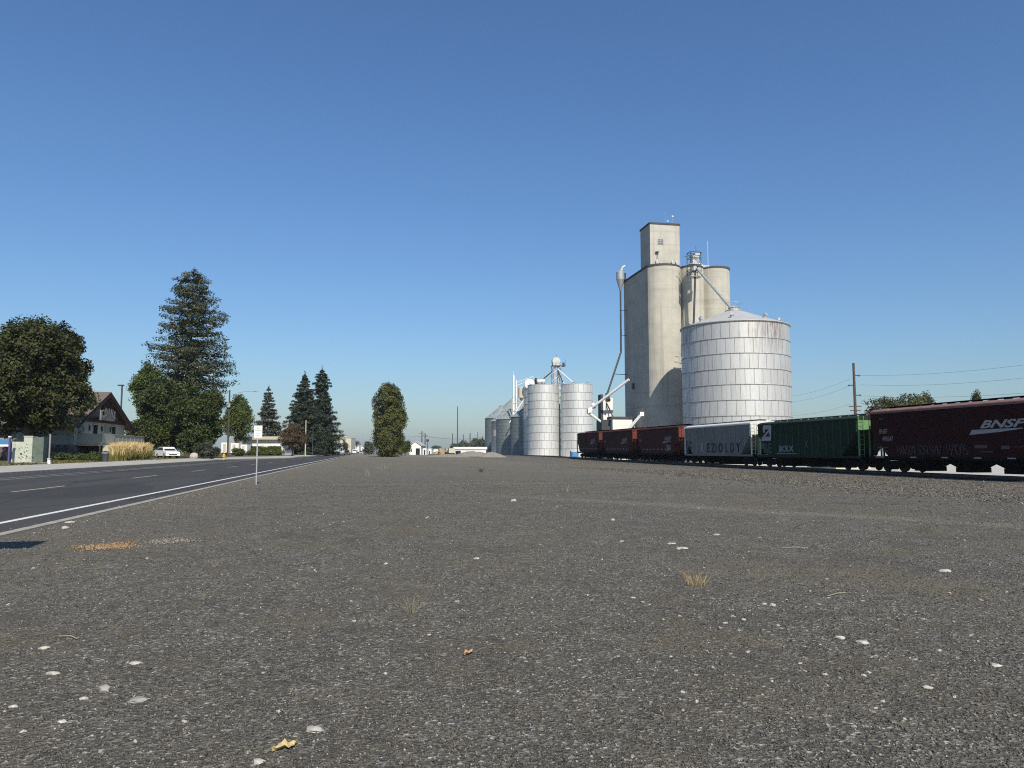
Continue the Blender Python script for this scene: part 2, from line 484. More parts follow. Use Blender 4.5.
M['wheel'] = paint('wheel_steel', (0.04, 0.035, 0.03), 0.55, 0.5, var=0.4)
M['gate'] = paint('outlet_gate_paint', (0.50, 0.49, 0.46), 0.7, var=0.2)
M['rail'] = paint('rail_steel', (0.09, 0.07, 0.055), 0.5, 0.5, var=0.3)
M['rail_head'] = paint('polished_rail_head', (0.62, 0.61, 0.59), 0.3, 0.85, var=0.1)
M['tie'] = paint('creosote_tie', (0.045, 0.037, 0.03), 0.9, var=0.3)
M['decal_white'] = paint('white_decal', (0.34, 0.325, 0.32), 0.6, var=0.15, scale=4)
M['decal_dull'] = paint('worn_white_decal', (0.23, 0.20, 0.195), 0.8, var=0.3, scale=4)
M['decal_dark'] = paint('dark_spray_paint', (0.010, 0.024, 0.020), 0.8, var=0.3, scale=4)
M['decal_teal'] = paint('teal_spray_paint', (0.02, 0.07, 0.05), 0.7, var=0.3, scale=4)
M['decal_blue'] = paint('pale_blue_spray_paint', (0.14, 0.19, 0.21), 0.7, var=0.25, scale=4)
M['decal_grey'] = paint('grey_spray_paint', (0.085, 0.08, 0.082), 0.7, var=0.3, scale=5)
M['wood_pole'] = paint('weathered_pole_wood', (0.075, 0.062, 0.052), 0.9, var=0.3, streak=0.3, dirt=(.04, .035, .03))
M['bark'] = paint('bark', (0.085, 0.065, 0.05), 0.95, var=0.4, scale=6, bs=0.6)
M['sign_white'] = paint('sign_face_white', (0.80, 0.80, 0.78), 0.5, var=0.04)
M['sign_grey'] = paint('sign_letter_grey', (0.42, 0.43, 0.42), 0.6, var=0.1)
M['wall_cream'] = paint('cream_siding', (0.43, 0.41, 0.35), 0.8, var=0.08, streak=0.2)
M['wall_side'] = paint('grey_green_siding', (0.27, 0.29, 0.27), 0.8, var=0.08, streak=0.2)
M['trim_cream'] = paint('cream_trim', (0.46, 0.435, 0.345), 0.7, var=0.1)
M['timber'] = paint('dark_brown_timber', (0.050, 0.030, 0.024), 0.8, var=0.3)
M['taupe'] = paint('taupe_gable_board', (0.25, 0.22, 0.195), 0.8, var=0.15)
M['shingle'] = paint('brown_shingle', (0.135, 0.107, 0.088), 0.9, var=0.3, scale=5)
M['stonewall'] = mat_stonewall('rubble_stone')
M['glass'] = paint('dark_window_glass', (0.02, 0.024, 0.028), 0.1, 0.0, var=0.2, spec=0.6)
M['dusty_glass'] = paint('dusty_window_glass', (0.14, 0.14, 0.13), 0.4, 0.0, var=0.3)
M['cabinet'] = paint('pale_green_cabinet', (0.43, 0.46, 0.39), 0.6, var=0.16, scale=2.5, streak=0.4, dirt=(0.12, 0.14, 0.11))
M['mural_shade'] = paint('mural_leaves_and_shaded_side', (0.10, 0.125, 0.105), 0.7, var=0.3)
M['blue_sign'] = paint('blue_sign_face', (0.07, 0.20, 0.42), 0.5, var=0.05)
M['purple_post'] = paint('violet_post', (0.10, 0.08, 0.22), 0.6, var=0.1)
M['car_white'] = paint('white_car_paint', (0.78, 0.78, 0.78), 0.25, var=0.02, spec=0.5, bs=0)
M['car_dark'] = paint('dark_car_paint', (0.03, 0.033, 0.04), 0.25, var=0.05, spec=0.5, bs=0)
M['rubber'] = paint('tyre_rubber', (0.018, 0.018, 0.018), 0.85)
M['lamp_glass'] = paint('lamp_glass', (0.6, 0.58, 0.52), 0.2, spec=0.5)
M['plain_white'] = paint('white_wall', (0.72, 0.71, 0.68), 0.8, var=0.06, streak=0.2)
M['plain_cream'] = paint('cream_wall', (0.52, 0.48, 0.38), 0.85, var=0.1, streak=0.2)
M['banner_blue'] = paint('blue_banner', (0.10, 0.24, 0.42), 0.7, var=0.1)
M['yellow_steel'] = paint('faded_yellow_machine_paint', (0.42, 0.29, 0.12), 0.7, var=0.25)
M['tan'] = paint('tan_boards', (0.40, 0.29, 0.18), 0.9, var=0.3)
M['hydrant'] = paint('yellow_hydrant_paint', (0.58, 0.42, 0.10), 0.6, var=0.1)
M['toilet_blue'] = paint('blue_plastic', (0.05, 0.20, 0.45), 0.5, var=0.1)
M['rock_pale'] = paint('pale_stone', (0.40, 0.38, 0.34), 0.9, var=0.3, scale=30)
M['rock_grey'] = paint('grey_stone', (0.27, 0.26, 0.24), 0.9, var=0.3, scale=30)
M['mound'] = paint('grey_gravel_heap', (0.20, 0.19, 0.17), 0.95, var=0.35, scale=3, bs=0.6)
M['leaf_litter'] = paint('yellow_dead_leaf', (0.46, 0.36, 0.18), 0.8, var=0.2, scale=40)
M['leaf_orange'] = paint('orange_dead_leaf', (0.42, 0.26, 0.15), 0.8, var=0.2, scale=40)
M['straw'] = mat_random('dry_straw', [(0.0, (0.36, 0.25, 0.09)), (0.5, (0.52, 0.38, 0.16)), (1.0, (0.62, 0.50, 0.27))])
M['straw_grey'] = mat_random('grey_dry_weed', [(0.0, (0.20, 0.19, 0.11)), (0.5, (0.30, 0.28, 0.17)), (1.0, (0.40, 0.37, 0.25))])
M['plume'] = mat_random('golden_grass_plume', [(0.0, (0.50, 0.34, 0.12)), (0.5, (0.68, 0.52, 0.24)), (1.0, (0.80, 0.66, 0.38))])
M['blade'] = mat_random('ornamental_grass_blade', [(0.0, (0.09, 0.11, 0.025)), (0.5, (0.20, 0.19, 0.05)), (1.0, (0.36, 0.28, 0.09))])
M['lawn_blade'] = mat_random('lawn_blade', [(0.0, (0.05, 0.07, 0.02)), (0.5, (0.12, 0.12, 0.04)), (1.0, (0.28, 0.22, 0.10))])
M['chips_orange'] = mat_random('orange_bark_chip', [(0.0, (0.18, 0.105, 0.055)), (0.5, (0.32, 0.205, 0.105)), (1.0, (0.48, 0.345, 0.20))])
M['chips_pale'] = mat_random('pale_wood_chip', [(0.0, (0.16, 0.14, 0.115)), (0.5, (0.26, 0.235, 0.20)), (1.0, (0.42, 0.385, 0.34))])
M['pebbles'] = mat_random('crushed_rock', [(0.0, (0.046, 0.043, 0.037)), (0.35, (0.088, 0.082, 0.070)), (0.66, (0.128, 0.119, 0.101)), (0.90, (0.19, 0.178, 0.155)), (0.97, (0.29, 0.275, 0.242)), (1.0, (0.48, 0.46, 0.415))], patch=True)
M['ballast'] = mat_random('ballast_rock', [(0.0, (0.03, 0.027, 0.025)), (0.4, (0.09, 0.08, 0.068)), (0.8, (0.17, 0.152, 0.125)), (1.0, (0.34, 0.32, 0.27))])
M['maple'] = leafmat('maple_leaves', [(0.017, 0.024, 0.008), (0.035, 0.045, 0.013), (0.058, 0.065, 0.020), (0.095, 0.088, 0.031)])
M['dark_broad'] = leafmat('dark_green_leaves', [(0.0224, 0.0342, 0.0106), (0.0425, 0.0614, 0.0177), (0.0708, 0.0920, 0.0271), (0.1062, 0.1251, 0.0401)])
M['bright_broad'] = leafmat('mid_green_leaves', [(0.0345, 0.0517, 0.0115), (0.0633, 0.0897, 0.0196), (0.0978, 0.1242, 0.0299), (0.1380, 0.1552, 0.0414)])
M['poplar'] = leafmat('poplar_leaves', [(0.0368, 0.0471, 0.0138), (0.0690, 0.0805, 0.0218), (0.1150, 0.1196, 0.0345), (0.1955, 0.1782, 0.0552)])
M['russet'] = leafmat('russet_leaves', [(0.045, 0.034, 0.020), (0.085, 0.060, 0.034), (0.13, 0.088, 0.050), (0.17, 0.12, 0.07)])
M['pine'] = leafmat('pine_needles', [(0.024, 0.032, 0.015), (0.044, 0.055, 0.025), (0.070, 0.079, 0.037), (0.105, 0.108, 0.055)], 0.1)
M['spruce'] = leafmat('spruce_needles', [(0.014, 0.023, 0.013), (0.026, 0.038, 0.020), (0.042, 0.056, 0.030), (0.060, 0.075, 0.042)], 0.1)
M['grey_spruce'] = leafmat('grey_green_needles', [(0.026, 0.032, 0.022), (0.045, 0.052, 0.036), (0.07, 0.076, 0.054), (0.10, 0.10, 0.075)], 0.1)
M['olive_broad'] = leafmat('olive_leaves', [(0.04, 0.045, 0.018), (0.07, 0.078, 0.03), (0.11, 0.115, 0.048), (0.15, 0.15, 0.07)])
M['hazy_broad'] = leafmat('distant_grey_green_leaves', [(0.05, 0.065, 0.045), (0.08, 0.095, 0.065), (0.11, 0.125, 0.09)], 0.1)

# ------------------------------------------------------------------ the setting: ground, street, railway bed
def grid_ground():
    xs = [-4000, -1500, -600, -300, -150, -90, -60, -40, -30, -28, -26.5, -26, -25.2, -24.45, -23.5, -22, -20.8, -20.66, -20.6, -20.5] + list(np.arange(-20.25, -13, .25)) + [-10, -5.8, -5.62, -5.58, -5.3, -3] + \
         list(np.arange(-1, 36, 1.5)) + [36, 38, 41, 44, 50, 70, 100, 200, 400, 900, 2000, 4000]
    ys = [-300, -80, -30, -12, -6] + list(np.arange(-3, 40, 2.0)) + list(np.arange(40, 116, 6.0)) + list(np.arange(117, 152, 1.5)) + list(np.arange(154, 178, 6.0)) + [180, 200, 240, 300, 400, 600, 900, 1500, 2500, 4500]
    vs = []; fs = []
    for y in ys:
        for x in xs:
            vs.append((x, y, gz(x, y)))
    n = len(xs)
    for j in range(len(ys) - 1):
        for i in range(n - 1):
            fs.append((j*n+i, j*n+i+1, (j+1)*n+i+1, (j+1)*n+i))
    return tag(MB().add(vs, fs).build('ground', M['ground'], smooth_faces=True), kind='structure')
grid_ground()

def sheet(name, m, x0, x1, y0, y1, z):
    return tag(MB().quad((x0,y0,z),(x1,y0,z),(x1,y1,z),(x0,y1,z)).build(name, m), kind='structure')

ROADZ = -0.085
YS = list(np.arange(-60, 117, 3.0)) + list(np.arange(117, 152, 1.5)) + list(np.arange(152, 300, 6.0)) + [330, 400, 500, 650, 800]
mk = MB()
for a_, b_ in zip(YS[:-1], YS[1:]):
    mk.quad((road_edge(a_)+.05, a_, ROADZ), (-5.74, a_, ROADZ), (-5.74, b_, ROADZ), (road_edge(b_)+.05, b_, ROADZ))
tag(mk.build('road', M['asphalt']), kind='structure')
mk = MB()
for y0, y1 in ((-40, 700),):
    mk.quad((-7.07, y0, ROADZ+.004), (-6.90, y0, ROADZ+.004), (-6.90, y1, ROADZ+.004), (-7.07, y1, ROADZ+.004))
tag(mk.build('road_edge_line', M['white_line']), kind='structure')
mk = MB()
for xx in (-17.35, -18.35):
    mk.quad((xx-.10, -40, ROADZ+.004), (xx+.10, -40, ROADZ+.004), (xx+.10, 122, ROADZ+.004), (xx-.10, 122, ROADZ+.004))
tag(mk.build('road_edge_lines', M['faded_line']), kind='structure')
mk = MB()
for k in range(-3, 9):
    y0 = 28.6 + 13.3 * k
    mk.quad((-11.97, y0, ROADZ+.004), (-11.84, y0, ROADZ+.004), (-11.84, y0+4.6, ROADZ+.004), (-11.97, y0+4.6, ROADZ+.004))
tag(mk.build('road_centre_dashes', M['yellow_line']), kind='structure')
mk = MB()
y = -40.0
while y < 420:
    mk.box(-5.74, -5.54, y, y + 2.97, -0.3, 0.012); y += 3.0
tag(mk.build('kerb', M['kerb']), kind='structure')
def strip_blocks(mb, off0, off1, z0, z1, ys, gap=.02):
    for a_, b_ in zip(ys[:-1], ys[1:]):
        b_ -= gap
        ea, eb = road_edge(a_), road_edge(b_)
        vs = [(ea+off0, a_, z0(ea+off0, a_)), (ea+off1, a_, z1), (eb+off1, b_, z1), (eb+off0, b_, z0(eb+off0, b_))]
        mb.add(vs + [(v[0], v[1], -.3) for v in vs], [(0,1,2,3),(4,7,6,5),(0,4,5,1),(1,5,6,2),(2,6,7,3),(3,7,4,0)])
mk = MB(); strip_blocks(mk, -.18, .04, lambda x, y: .075, .075, YS[6:-3])
tag(mk.build('far_kerb', M['kerb']), kind='structure')
mk = MB(); strip_blocks(mk, -3.8, -.19, lambda x, y: gz(x, y)+.03, .08, YS[6:-3])
tag(mk.build('sidewalk', M['walk']), kind='structure')

TX = 39.35          # track centre line
def track_strip(name, m, prof, ys):
    vs = []; fs = []; n = len(prof)
    for y in ys:
        for x, z in prof: vs.append((TX + x, y, rail_z(y) + z))
    for j in range(len(ys) - 1):
        for i in range(n - 1):
            fs.append((j*n+i, j*n+i+1, (j+1)*n+i+1, (j+1)*n+i))
    return tag(MB().add(vs, fs).build(name, m), kind='structure')
TY = list(np.arange(0, 40, 8.0)) + list(np.arange(40, 172, 5.0)) + [180, 260, 420, 700]
def mat_ballast_bed():
    t = NT('ballast_bed')
    pos = t.n('NewGeometry').outputs['Position']
    v2 = t.n('TexVoronoi', Scale=13.0); t.link(pos, v2.inputs['Vector'])
    c2 = t.n('SeparateColor'); t.link(v2.outputs['Color'], c2.inputs[0])
    col = t.ramp(c2.outputs[0], [(0.0, (0.025, 0.022, 0.02)), (0.4, (0.085, 0.075, 0.064)), (0.75, (0.16, 0.145, 0.12)), (0.96, (0.28, 0.26, 0.22))])
    return t.finish(col, 0.95, 0, v2.outputs['Distance'], 1.0, 0.05, 0.2)
track_strip('ballast_bed', mat_ballast_bed(), [(-4.6, -.62), (-2.6, -.30), (-1.6, -.235), (1.6, -.235), (2.6, -.30), (4.2, -.62)], TY)
tk = MB()
for y in np.arange(4, 190, 0.55):
    z = rail_z(y)
    tk.box(TX-1.3, TX+1.3, y-.11, y+.11, z-.36, z-.185)
tag(tk.build('railway_ties', M['tie']), kind='structure')
for s in (-1, 1):
    x = s * .7525
    track_strip('railway_rail', M['rail'], [(x-.07,-.18),(x-.07,-.15),(x-.012,-.13),(x-.012,-.045),(x-.037,-.035),(x-.037,0),(x+.037,0),(x+.037,-.035),(x+.012,-.045),(x+.012,-.13),(x+.07,-.15),(x+.07,-.18)], TY)

for s in (-1, 1):
    x = s * .7525
    track_strip('railway_rail_head', M['rail_head'], [(x-.03, .003), (x+.03, .003)], TY)
# loose stones: fine crushed rock underfoot and coarse ballast spread
def pebble_field(name, m, P, size, seed):
    rg = np.random.default_rng(seed)
    n = len(P)
    base = np.array([(1,0,0),(-1,0,0),(0,1,0),(0,-1,0),(0,0,1),(0,0,-.6)], float)
    tri = np.array([(0,2,4),(2,1,4),(1,3,4),(3,0,4),(2,0,5),(1,2,5),(3,1,5),(0,3,5)])
    a = rg.uniform(0, 2*PI, n); ca, sa = np.cos(a), np.sin(a)
    sc = size[:, None, None] * rg.uniform(.55, 1.25, (n, 6, 1)) * np.stack([rg.uniform(.7,1.4,n), rg.uniform(.7,1.1,n), rg.uniform(.45,.85,n)], 1)[:, None, :]
    v = base[None] * sc + rg.normal(0, .18, (n, 6, 3)) * size[:, None, None]
    x = v[..., 0]*ca[:, None] - v[..., 1]*sa[:, None]; y = v[..., 0]*sa[:, None] + v[..., 1]*ca[:, None]
    v = np.stack([x, y, v[..., 2]], -1) + P[:, None, :]
    f = tri[None] + (np.arange(n) * 6)[:, None, None]
    return tag(raw_mesh(name, v.reshape(-1, 3), f.reshape(-1, 3), m), kind='stuff')

rg = np.random.default_rng(5)
n = 250000
d = 3.2 * np.exp(rg.uniform(0, 1, n) ** 1.05 * math.log(34 / 3.2))
ang = YAW + np.radians(rg.uniform(-42, 42, n))
P = np.stack([d*np.sin(ang), d*np.cos(ang), np.zeros(n)], 1)
keep = P[:, 0] > -5.3
P = P[keep]; d = d[keep]
P[:, 2] = [gz(p[0], p[1]) for p in P]
sz = (0.0036 + 0.00026 * d) * np.exp(np.clip(rg.normal(0, .48, len(P)), -1.1, .95))
P[:, 2] += sz * .15
tag(pebble_field('crushed_rock', M['pebbles'], P, sz, 6), 'fine dark crushed rock covering the open lot', 'gravel')
n = 16000
P = np.stack([rg.uniform(19, 37.2, n) - rg.exponential(1.2, n), rg.uniform(8, 75, n), np.zeros(n)], 1)
P[:, 2] = [max(gz(p[0], p[1]), (rail_z(p[1]) - .62 + (p[0]-(TX-4.6))*.16) if p[0] > TX-4.6 else -9) + .012 for p in P]
tag(pebble_field('ballast_stones', M['ballast'], P, rg.uniform(.022, .055, n), 7), 'coarse brownish ballast stones spread along the railway', 'ballast')
n = 2600
P = np.stack([-5.45 + rg.exponential(.55, n), rg.uniform(3, 110, n), np.full(n, .008)], 1)
tag(pebble_field('kerbside_grit', M['chips_pale'], P, rg.uniform(.006, .022, n), 8), 'pale grit gathered along the street kerb', 'grit')

n = 900
P = np.stack([-5.8 - rg.exponential(.28, n), rg.uniform(4, 90, n), np.full(n, ROADZ + .006)], 1)
tag(pebble_field('gutter_grit', M['chips_pale'], P, rg.uniform(.006, .018, n), 9), 'pale grit spilled over the kerb into the gutter', 'grit')

# ------------------------------------------------------------------ vegetation
def leaf_cards(P, N, size, aspect, rg, up_bias=0.0):
    n = len(P)
    N = N + rg.normal(0, .55, (n, 3)); N[:, 2] += up_bias
    N /= np.linalg.norm(N, axis=1, keepdims=True) + 1e-9
    T = rg.normal(0, 1, (n, 3)); T -= (T * N).sum(1, keepdims=True) * N
    T /= np.linalg.norm(T, axis=1, keepdims=True) + 1e-9
    B = np.cross(N, T)
    s = (size * rg.uniform(.6, 1.3, n))[:, None]
    k = rg.uniform(-.25, .25, (n, 1))
    v = np.stack([P - T*s, P + B*s*aspect + T*s*k + N*s*.12, P + T*s, P - B*s*aspect - T*s*k + N*s*.12], 1)
    return v.reshape(-1, 3), np.arange(4*n).reshape(n, 4)

def crown_points(rg, center, rad, nl, nclump, per, clump, lump=(.30, .46), bottom=-0.75, shell=.55, square=0.0):
    """twig-sized clumps of leaves over lumps that fill an ellipsoid (square > 0: a fuller, columnar body)"""
    c = np.array(center); r = np.array(rad)
    L = []
    while len(L) < nl:
        q = rg.normal(0, 1, 3); q /= np.linalg.norm(q)
        q = q * rg.uniform(.40, .80)
        if square:
            a_ = rg.uniform(0, 6.283); d_ = .72 * rg.uniform(0, 1) ** .4
            q = np.array([d_ * math.cos(a_), d_ * math.sin(a_), rg.uniform(-.95, .86)])
            q[:2] *= 1.06 - .14 * max(0, -q[2]) ** 2
        if q[2] < bottom: continue
        L.append(q)
    L = np.array(L + [rg.normal(0, .12, 3) for _ in range(max(2, nl // 6))]); LR = rg.uniform(*lump, len(L))
    w = LR ** 2; idx = rg.choice(len(L), nclump, p=w / w.sum())
    q = rg.normal(0, 1, (nclump, 3)); q /= np.linalg.norm(q, axis=1, keepdims=True)
    q[:, 2] = np.where((q[:, 2] < 0) & (rg.uniform(0, 1, nclump) < .5), -q[:, 2], q[:, 2])
    rr = LR[idx] * (shell + (1.02 - shell) * rg.uniform(0, 1, nclump) ** .55) * rg.choice([1, 1, 1, 1, 1.16], nclump)
    C = L[idx] + q * rr[:, None]
    C = C[C[:, 2] > bottom * rg.uniform(.9, 1.05, len(C))]
    P = np.repeat(C, per, 0); Q = np.repeat(.55 * q[:len(C)] + .45 * (C + .001) / np.linalg.norm(C + .001, axis=1, keepdims=True), per, 0)
    g = rg.normal(0, 1, P.shape); g /= np.maximum(1, np.linalg.norm(g, axis=1, keepdims=True) / 1.7)
    return P * r + c + g * clump, Q

def wood(rg, h, r, tips, base_r=None):
    mb = MB()
    k = 6; pts = []
    for i in range(k + 1):
        t = i / k
        pts.append(Vector((rg.normal(0, .02) * h * t, rg.normal(0, .02) * h * t, h * t)))
    for i in range(k):
        mb.tube(pts[i], pts[i+1], r * (1 - .13 * i) * (1.35 if i == 0 else 1), r * (1 - .13 * (i + 1)), 8, False)
    for tp in tips:
        a = pts[min(k, max(1, int(rg.uniform(1, k))))]
        tp = Vector(tp); m = a.lerp(tp, .5) + Vector((0, 0, .06 * h))
        mb.tube(a, m, r * .38, r * .24, 6, False); mb.tube(m, tp, r * .24, r * .06, 6, False)
    return mb

def broadleaf(name, label, m, box, D, seed, leaf=.3, nclump=900, per=22, nl=18, clump=None, group=None, z0=None, lump=(.30, .46), depth=None, bottom=-.72, cat='tree', trunk_r=None, trunk=True, square=0.0):
    """box = bearing window (x0, x1, ytop, ybottom) at distance D"""
    x0, x1, yt, yb = box
    cx = (x0 + x1) / 2
    base = at(cx, 451, D); gzv = gz(base.x, base.y) if z0 is None else z0
    top = at(cx, yt, D).z; bot = at(cx, yb, D).z
    rx = (x1 - x0) / 2 * D / FPX * 1.0; rz_ = (top - bot) / 2
    rg = np.random.default_rng(seed)
    root = thing(name, (base.x, base.y, gzv), label, cat, 0, group)
    cz = (top + bot) / 2 - gzv
    leaf *= .62; per = int(per*1.9)
    P, N = crown_points(rg, (0, 0, cz), (rx*.93, (depth or rx)*.93, rz_*.96), nl, nclump, per, clump or leaf*2.1, lump, bottom, .55, square)
    v, f = leaf_cards(P, N, leaf, .62, rg, .25)
    v[:, 2] = np.maximum(v[:, 2], .05)
    if trunk:
        tips = [(rg.uniform(-.5, .5)*rx, rg.uniform(-.5, .5)*rx, cz + rg.uniform(-.3, .45)*rz_) for _ in range(9)]
        wood(rg, cz + rz_*.35, trunk_r or max(.12, rz_*.05), tips).build('trunk', M['bark'], root)
    raw_mesh('crown', v, f, m, root)
    return root

def conifer(name, label, m, px, ytop, ybase_crown, D, halfw, seed, tiers=26, droop=-.25, tuft=.5, needles=16, per_branch=5, shape=1.0, group=None, nbr=7, lean=0.0, leaf=.16, gap=0.0, prof=None, rag=.62, tip_shrink=.58):
    base = at(px, 451, D); g0 = gz(base.x, base.y)
    root = thing(name, (base.x, base.y, g0), label, 'tree', 0, group)
    rg = np.random.default_rng(seed)
    H = at(px, ytop, D).z - g0; zb = max(.5, at(px, ybase_crown, D).z - g0)
    Rm = halfw * D / FPX
    mb = MB(); k = 8
    for i in range(k):
        a, b = i / k, (i + 1) / k
        mb.tube((lean*H*a, 0, H*a*.985), (lean*H*b, 0, H*b*.985), H*.014*(1-a)+.03, H*.014*(1-b)+.03, 8, False)
    Ps = []; Ns = []
    for ti in range(tiers):
        t = (ti + rg.uniform(0, .6)) / tiers
        z = zb + (H - zb) * t
        if prof: Rt = Rm * np.interp(t, [p[0] for p in prof], [p[1] for p in prof])
        else: Rt = Rm * (1 - t) ** shape
        if rg.uniform() < gap: continue
        tf = tuft * (1 - tip_shrink * t)
        nb = max(4, int(nbr * (1 - .35 * t)))
        a0 = rg.uniform(0, 6.28)
        for b in range(nb):
            a = a0 + 6.283 * b / nb + rg.normal(0, .22)
            Lb = max(.25, Rt * rg.uniform(rag, 1.12))
            dr = Vector((math.cos(a), math.sin(a), 0))
            p0 = Vector((lean*z, 0, z)); tip = p0 + dr * Lb + Vector((0, 0, Lb * (droop + rg.normal(0, .08))))
            mid = p0.lerp(tip, .55) + Vector((0, 0, -.05 * Lb))
            mb.tube(p0, mid, .018*Lb+.02, .012*Lb+.012, 5, False); mb.tube(mid, tip, .012*Lb+.012, .006, 5, False)
            npb = max(2, int(per_branch * Lb / max(.6, Rm) + 1.5))
            for q in range(npb):
                sp = 1 - (q / npb) ** 1.1 * .86
                c = p0.lerp(tip, sp) + Vector((0, 0, tf * rg.uniform(-.15, .4)))
                side = dr.cross(Vector((0, 0, 1))) * rg.normal(0, .36) * Lb * sp * .6
                gg = rg.normal(0, 1, (needles, 3)); gg /= np.maximum(1, np.linalg.norm(gg, axis=1, keepdims=True) / 1.6)
                Ps.append(np.array(c + side)[None] + gg * np.array([tf, tf, tf*.62]) * .6)
                Ns.append(gg * .7 + np.array([dr.x*.3, dr.y*.3, .8]))
    pts = np.array([[lean*H, 0, H - .1]]) + rg.normal(0, 1, (60, 3)) * np.array([.10, .10, .55]) * max(.5, tuft)
    Ps.append(pts); Ns.append(np.tile([0, 0, 1.0], (60, 1)))
    P = np.concatenate(Ps); N = np.concatenate(Ns)
    v, f = leaf_cards(P, N, leaf, .42, rg, .2)
    v[:, 2] = np.maximum(v[:, 2], .05)
    mb.build('trunk', M['bark'], root)
    raw_mesh('crown', v, f, m, root)
    return root

broadleaf('maple_tree', 'big dark maple with a dense round crown overhanging the pale utility cabinet', M['maple'], (-44, 97, 307, 458), 78, 11, leaf=.25, nclump=4600, per=16, nl=60, lump=(.15, .34), bottom=-.80)
conifer('pine_tree', 'tallest tree, a ponderosa pine rising behind two round dark trees', M['pine'], 187, 272, 398, 132, 43, 12, tiers=32, droop=.05, tuft=.95, needles=34, per_branch=6, nbr=8, leaf=.23, rag=.45, tip_shrink=.25,
        prof=[(0, .90), (.2, .98), (.3, .9), (.42, .74), (.58, .74), (.70, .60), (.82, .52), (.92, .36), (.97, .22), (1, .08)])
broadleaf('round_tree', 'dark round tree beside the white parked car, left one below the tall pine', M['dark_broad'], (129, 190, 378, 463), 118, 13, leaf=.26, nclump=2200, per=18, nl=32, lump=(.2, .36))
broadleaf('round_tree', 'dark round tree beside the wooden street light pole, right one below the pine', M['dark_broad'], (166, 226, 386, 464), 114, 14, leaf=.26, nclump=2200, per=18, nl=32, lump=(.2, .36))
broadleaf('leafy_tree', 'looser mid green tree behind the left round tree and the gabled building', M['bright_broad'], (122, 166, 360, 450), 127, 131, leaf=.28, nclump=1000, per=16, nl=24, lump=(.2, .36))
broadleaf('leafy_tree', 'mid green tree standing behind the wooden street light pole', M['bright_broad'], (222, 253, 395, 452), 178, 15, leaf=.32, nclump=700, per=18, nl=18)
conifer('spruce_tree', 'grey green spruce with tiered branches above the flat roofed office', M['grey_spruce'], 267, 388, 450, 200, 16.5, 16, tiers=22, droop=-.1, tuft=.75, needles=26, per_branch=7, leaf=.25, nbr=10, shape=.68, rag=.5)
conifer('spruce_tree', 'broad dark spruce left in the tall pair beside the russet tree', M['spruce'], 303, 375, 455, 205, 25, 17, tiers=32, droop=-.2, tuft=.9, needles=30, per_branch=8, leaf=.28, nbr=11, shape=.72, rag=.5)
conifer('spruce_tree', 'taller dark spruce with a notched top, right in the tall pair', M['spruce'], 320.5, 370, 455, 226, 22, 18, tiers=34, droop=-.18, tuft=.9, needles=30, per_branch=8, leaf=.29, nbr=11, rag=.5,
        prof=[(0, .95), (.25, .92), (.5, .62), (.66, .45), (.70, .22), (.76, .30), (.84, .42), (.92, .3), (1, .05)])
broadleaf('russet_tree', 'reddish brown leafed small tree at the roadside in front of dark spruces', M['russet'], (277, 308, 424, 456), 166, 19, leaf=.2, nclump=600, per=18, nl=18, bottom=-.6)
broadleaf('poplar_tree', 'tall columnar poplar standing alone at the end of the gravel lot', M['poplar'], (369, 408, 385, 458.5), 166, 20, leaf=.25, nclump=2800, per=18, nl=110, lump=(.17, .30), bottom=-1.2, square=1)
broadleaf('round_tree', 'clipped round tree in front of the cream flat roofed building', M['dark_broad'], (341.5, 349, 440, 452), 420, 21, leaf=.22, nclump=160, per=16, nl=8, lump=(.4, .6))
broadleaf('round_tree', 'small round tree beside the white gabled shed, right of the poplar', M['dark_broad'], (400.5, 410, 442, 453.5), 205, 22, leaf=.24, nclump=200, per=16, nl=9, lump=(.4, .6))
broadleaf('round_tree', 'hazy tree on the street behind the white delivery van', M['hazy_broad'], (352, 360, 439, 449), 820, 23, leaf=.4, nclump=150, per=14, nl=8, lump=(.4, .6))
broadleaf('round_tree', 'dark tree tucked against the left foot of the poplar', M['hazy_broad'], (364, 374, 443, 455), 240, 24, leaf=.35, nclump=160, per=14, nl=9, lump=(.4, .6))
broadleaf('spreading_tree', 'wide olive tree showing above the maroon railcar roof', M['olive_broad'], (864, 944, 390, 450), 158, 25, leaf=.34, nclump=2200, per=16, nl=70, lump=(.2, .36), bottom=-.8)
broadleaf('cypress_tree', 'small pointed cypress poking up above the maroon railcar', M['dark_broad'], (975.5, 984.5, 389, 440), 150, 26, leaf=.24, nclump=420, per=16, nl=44, lump=(.3, .45), bottom=-1.0)
for i, (x0, x1, yt, yb, D_, lb) in enumerate((
        (449, 461, 443.5, 451, 470, 'low grey green tree under the tallest far pole'),
        (459, 471, 441, 450.5, 450, 'rounded grey green tree above the left half of the white shed roof'),
        (470, 480, 439.5, 450.5, 430, 'dark tree above the right half of the white shed roof'),
        (478, 490, 438, 450.5, 400, 'dark tree touching the leftmost grey green bin'),
        (432, 440, 446, 451.5, 520, 'tiny far tree beyond the faded yellow machinery'))):
    broadleaf('distant_tree', lb, M['hazy_broad'], (x0, x1, yt, yb), D_, 40 + i, leaf=.5, nclump=160, per=14, nl=9, lump=(.35, .55), group='far trees on the horizon')

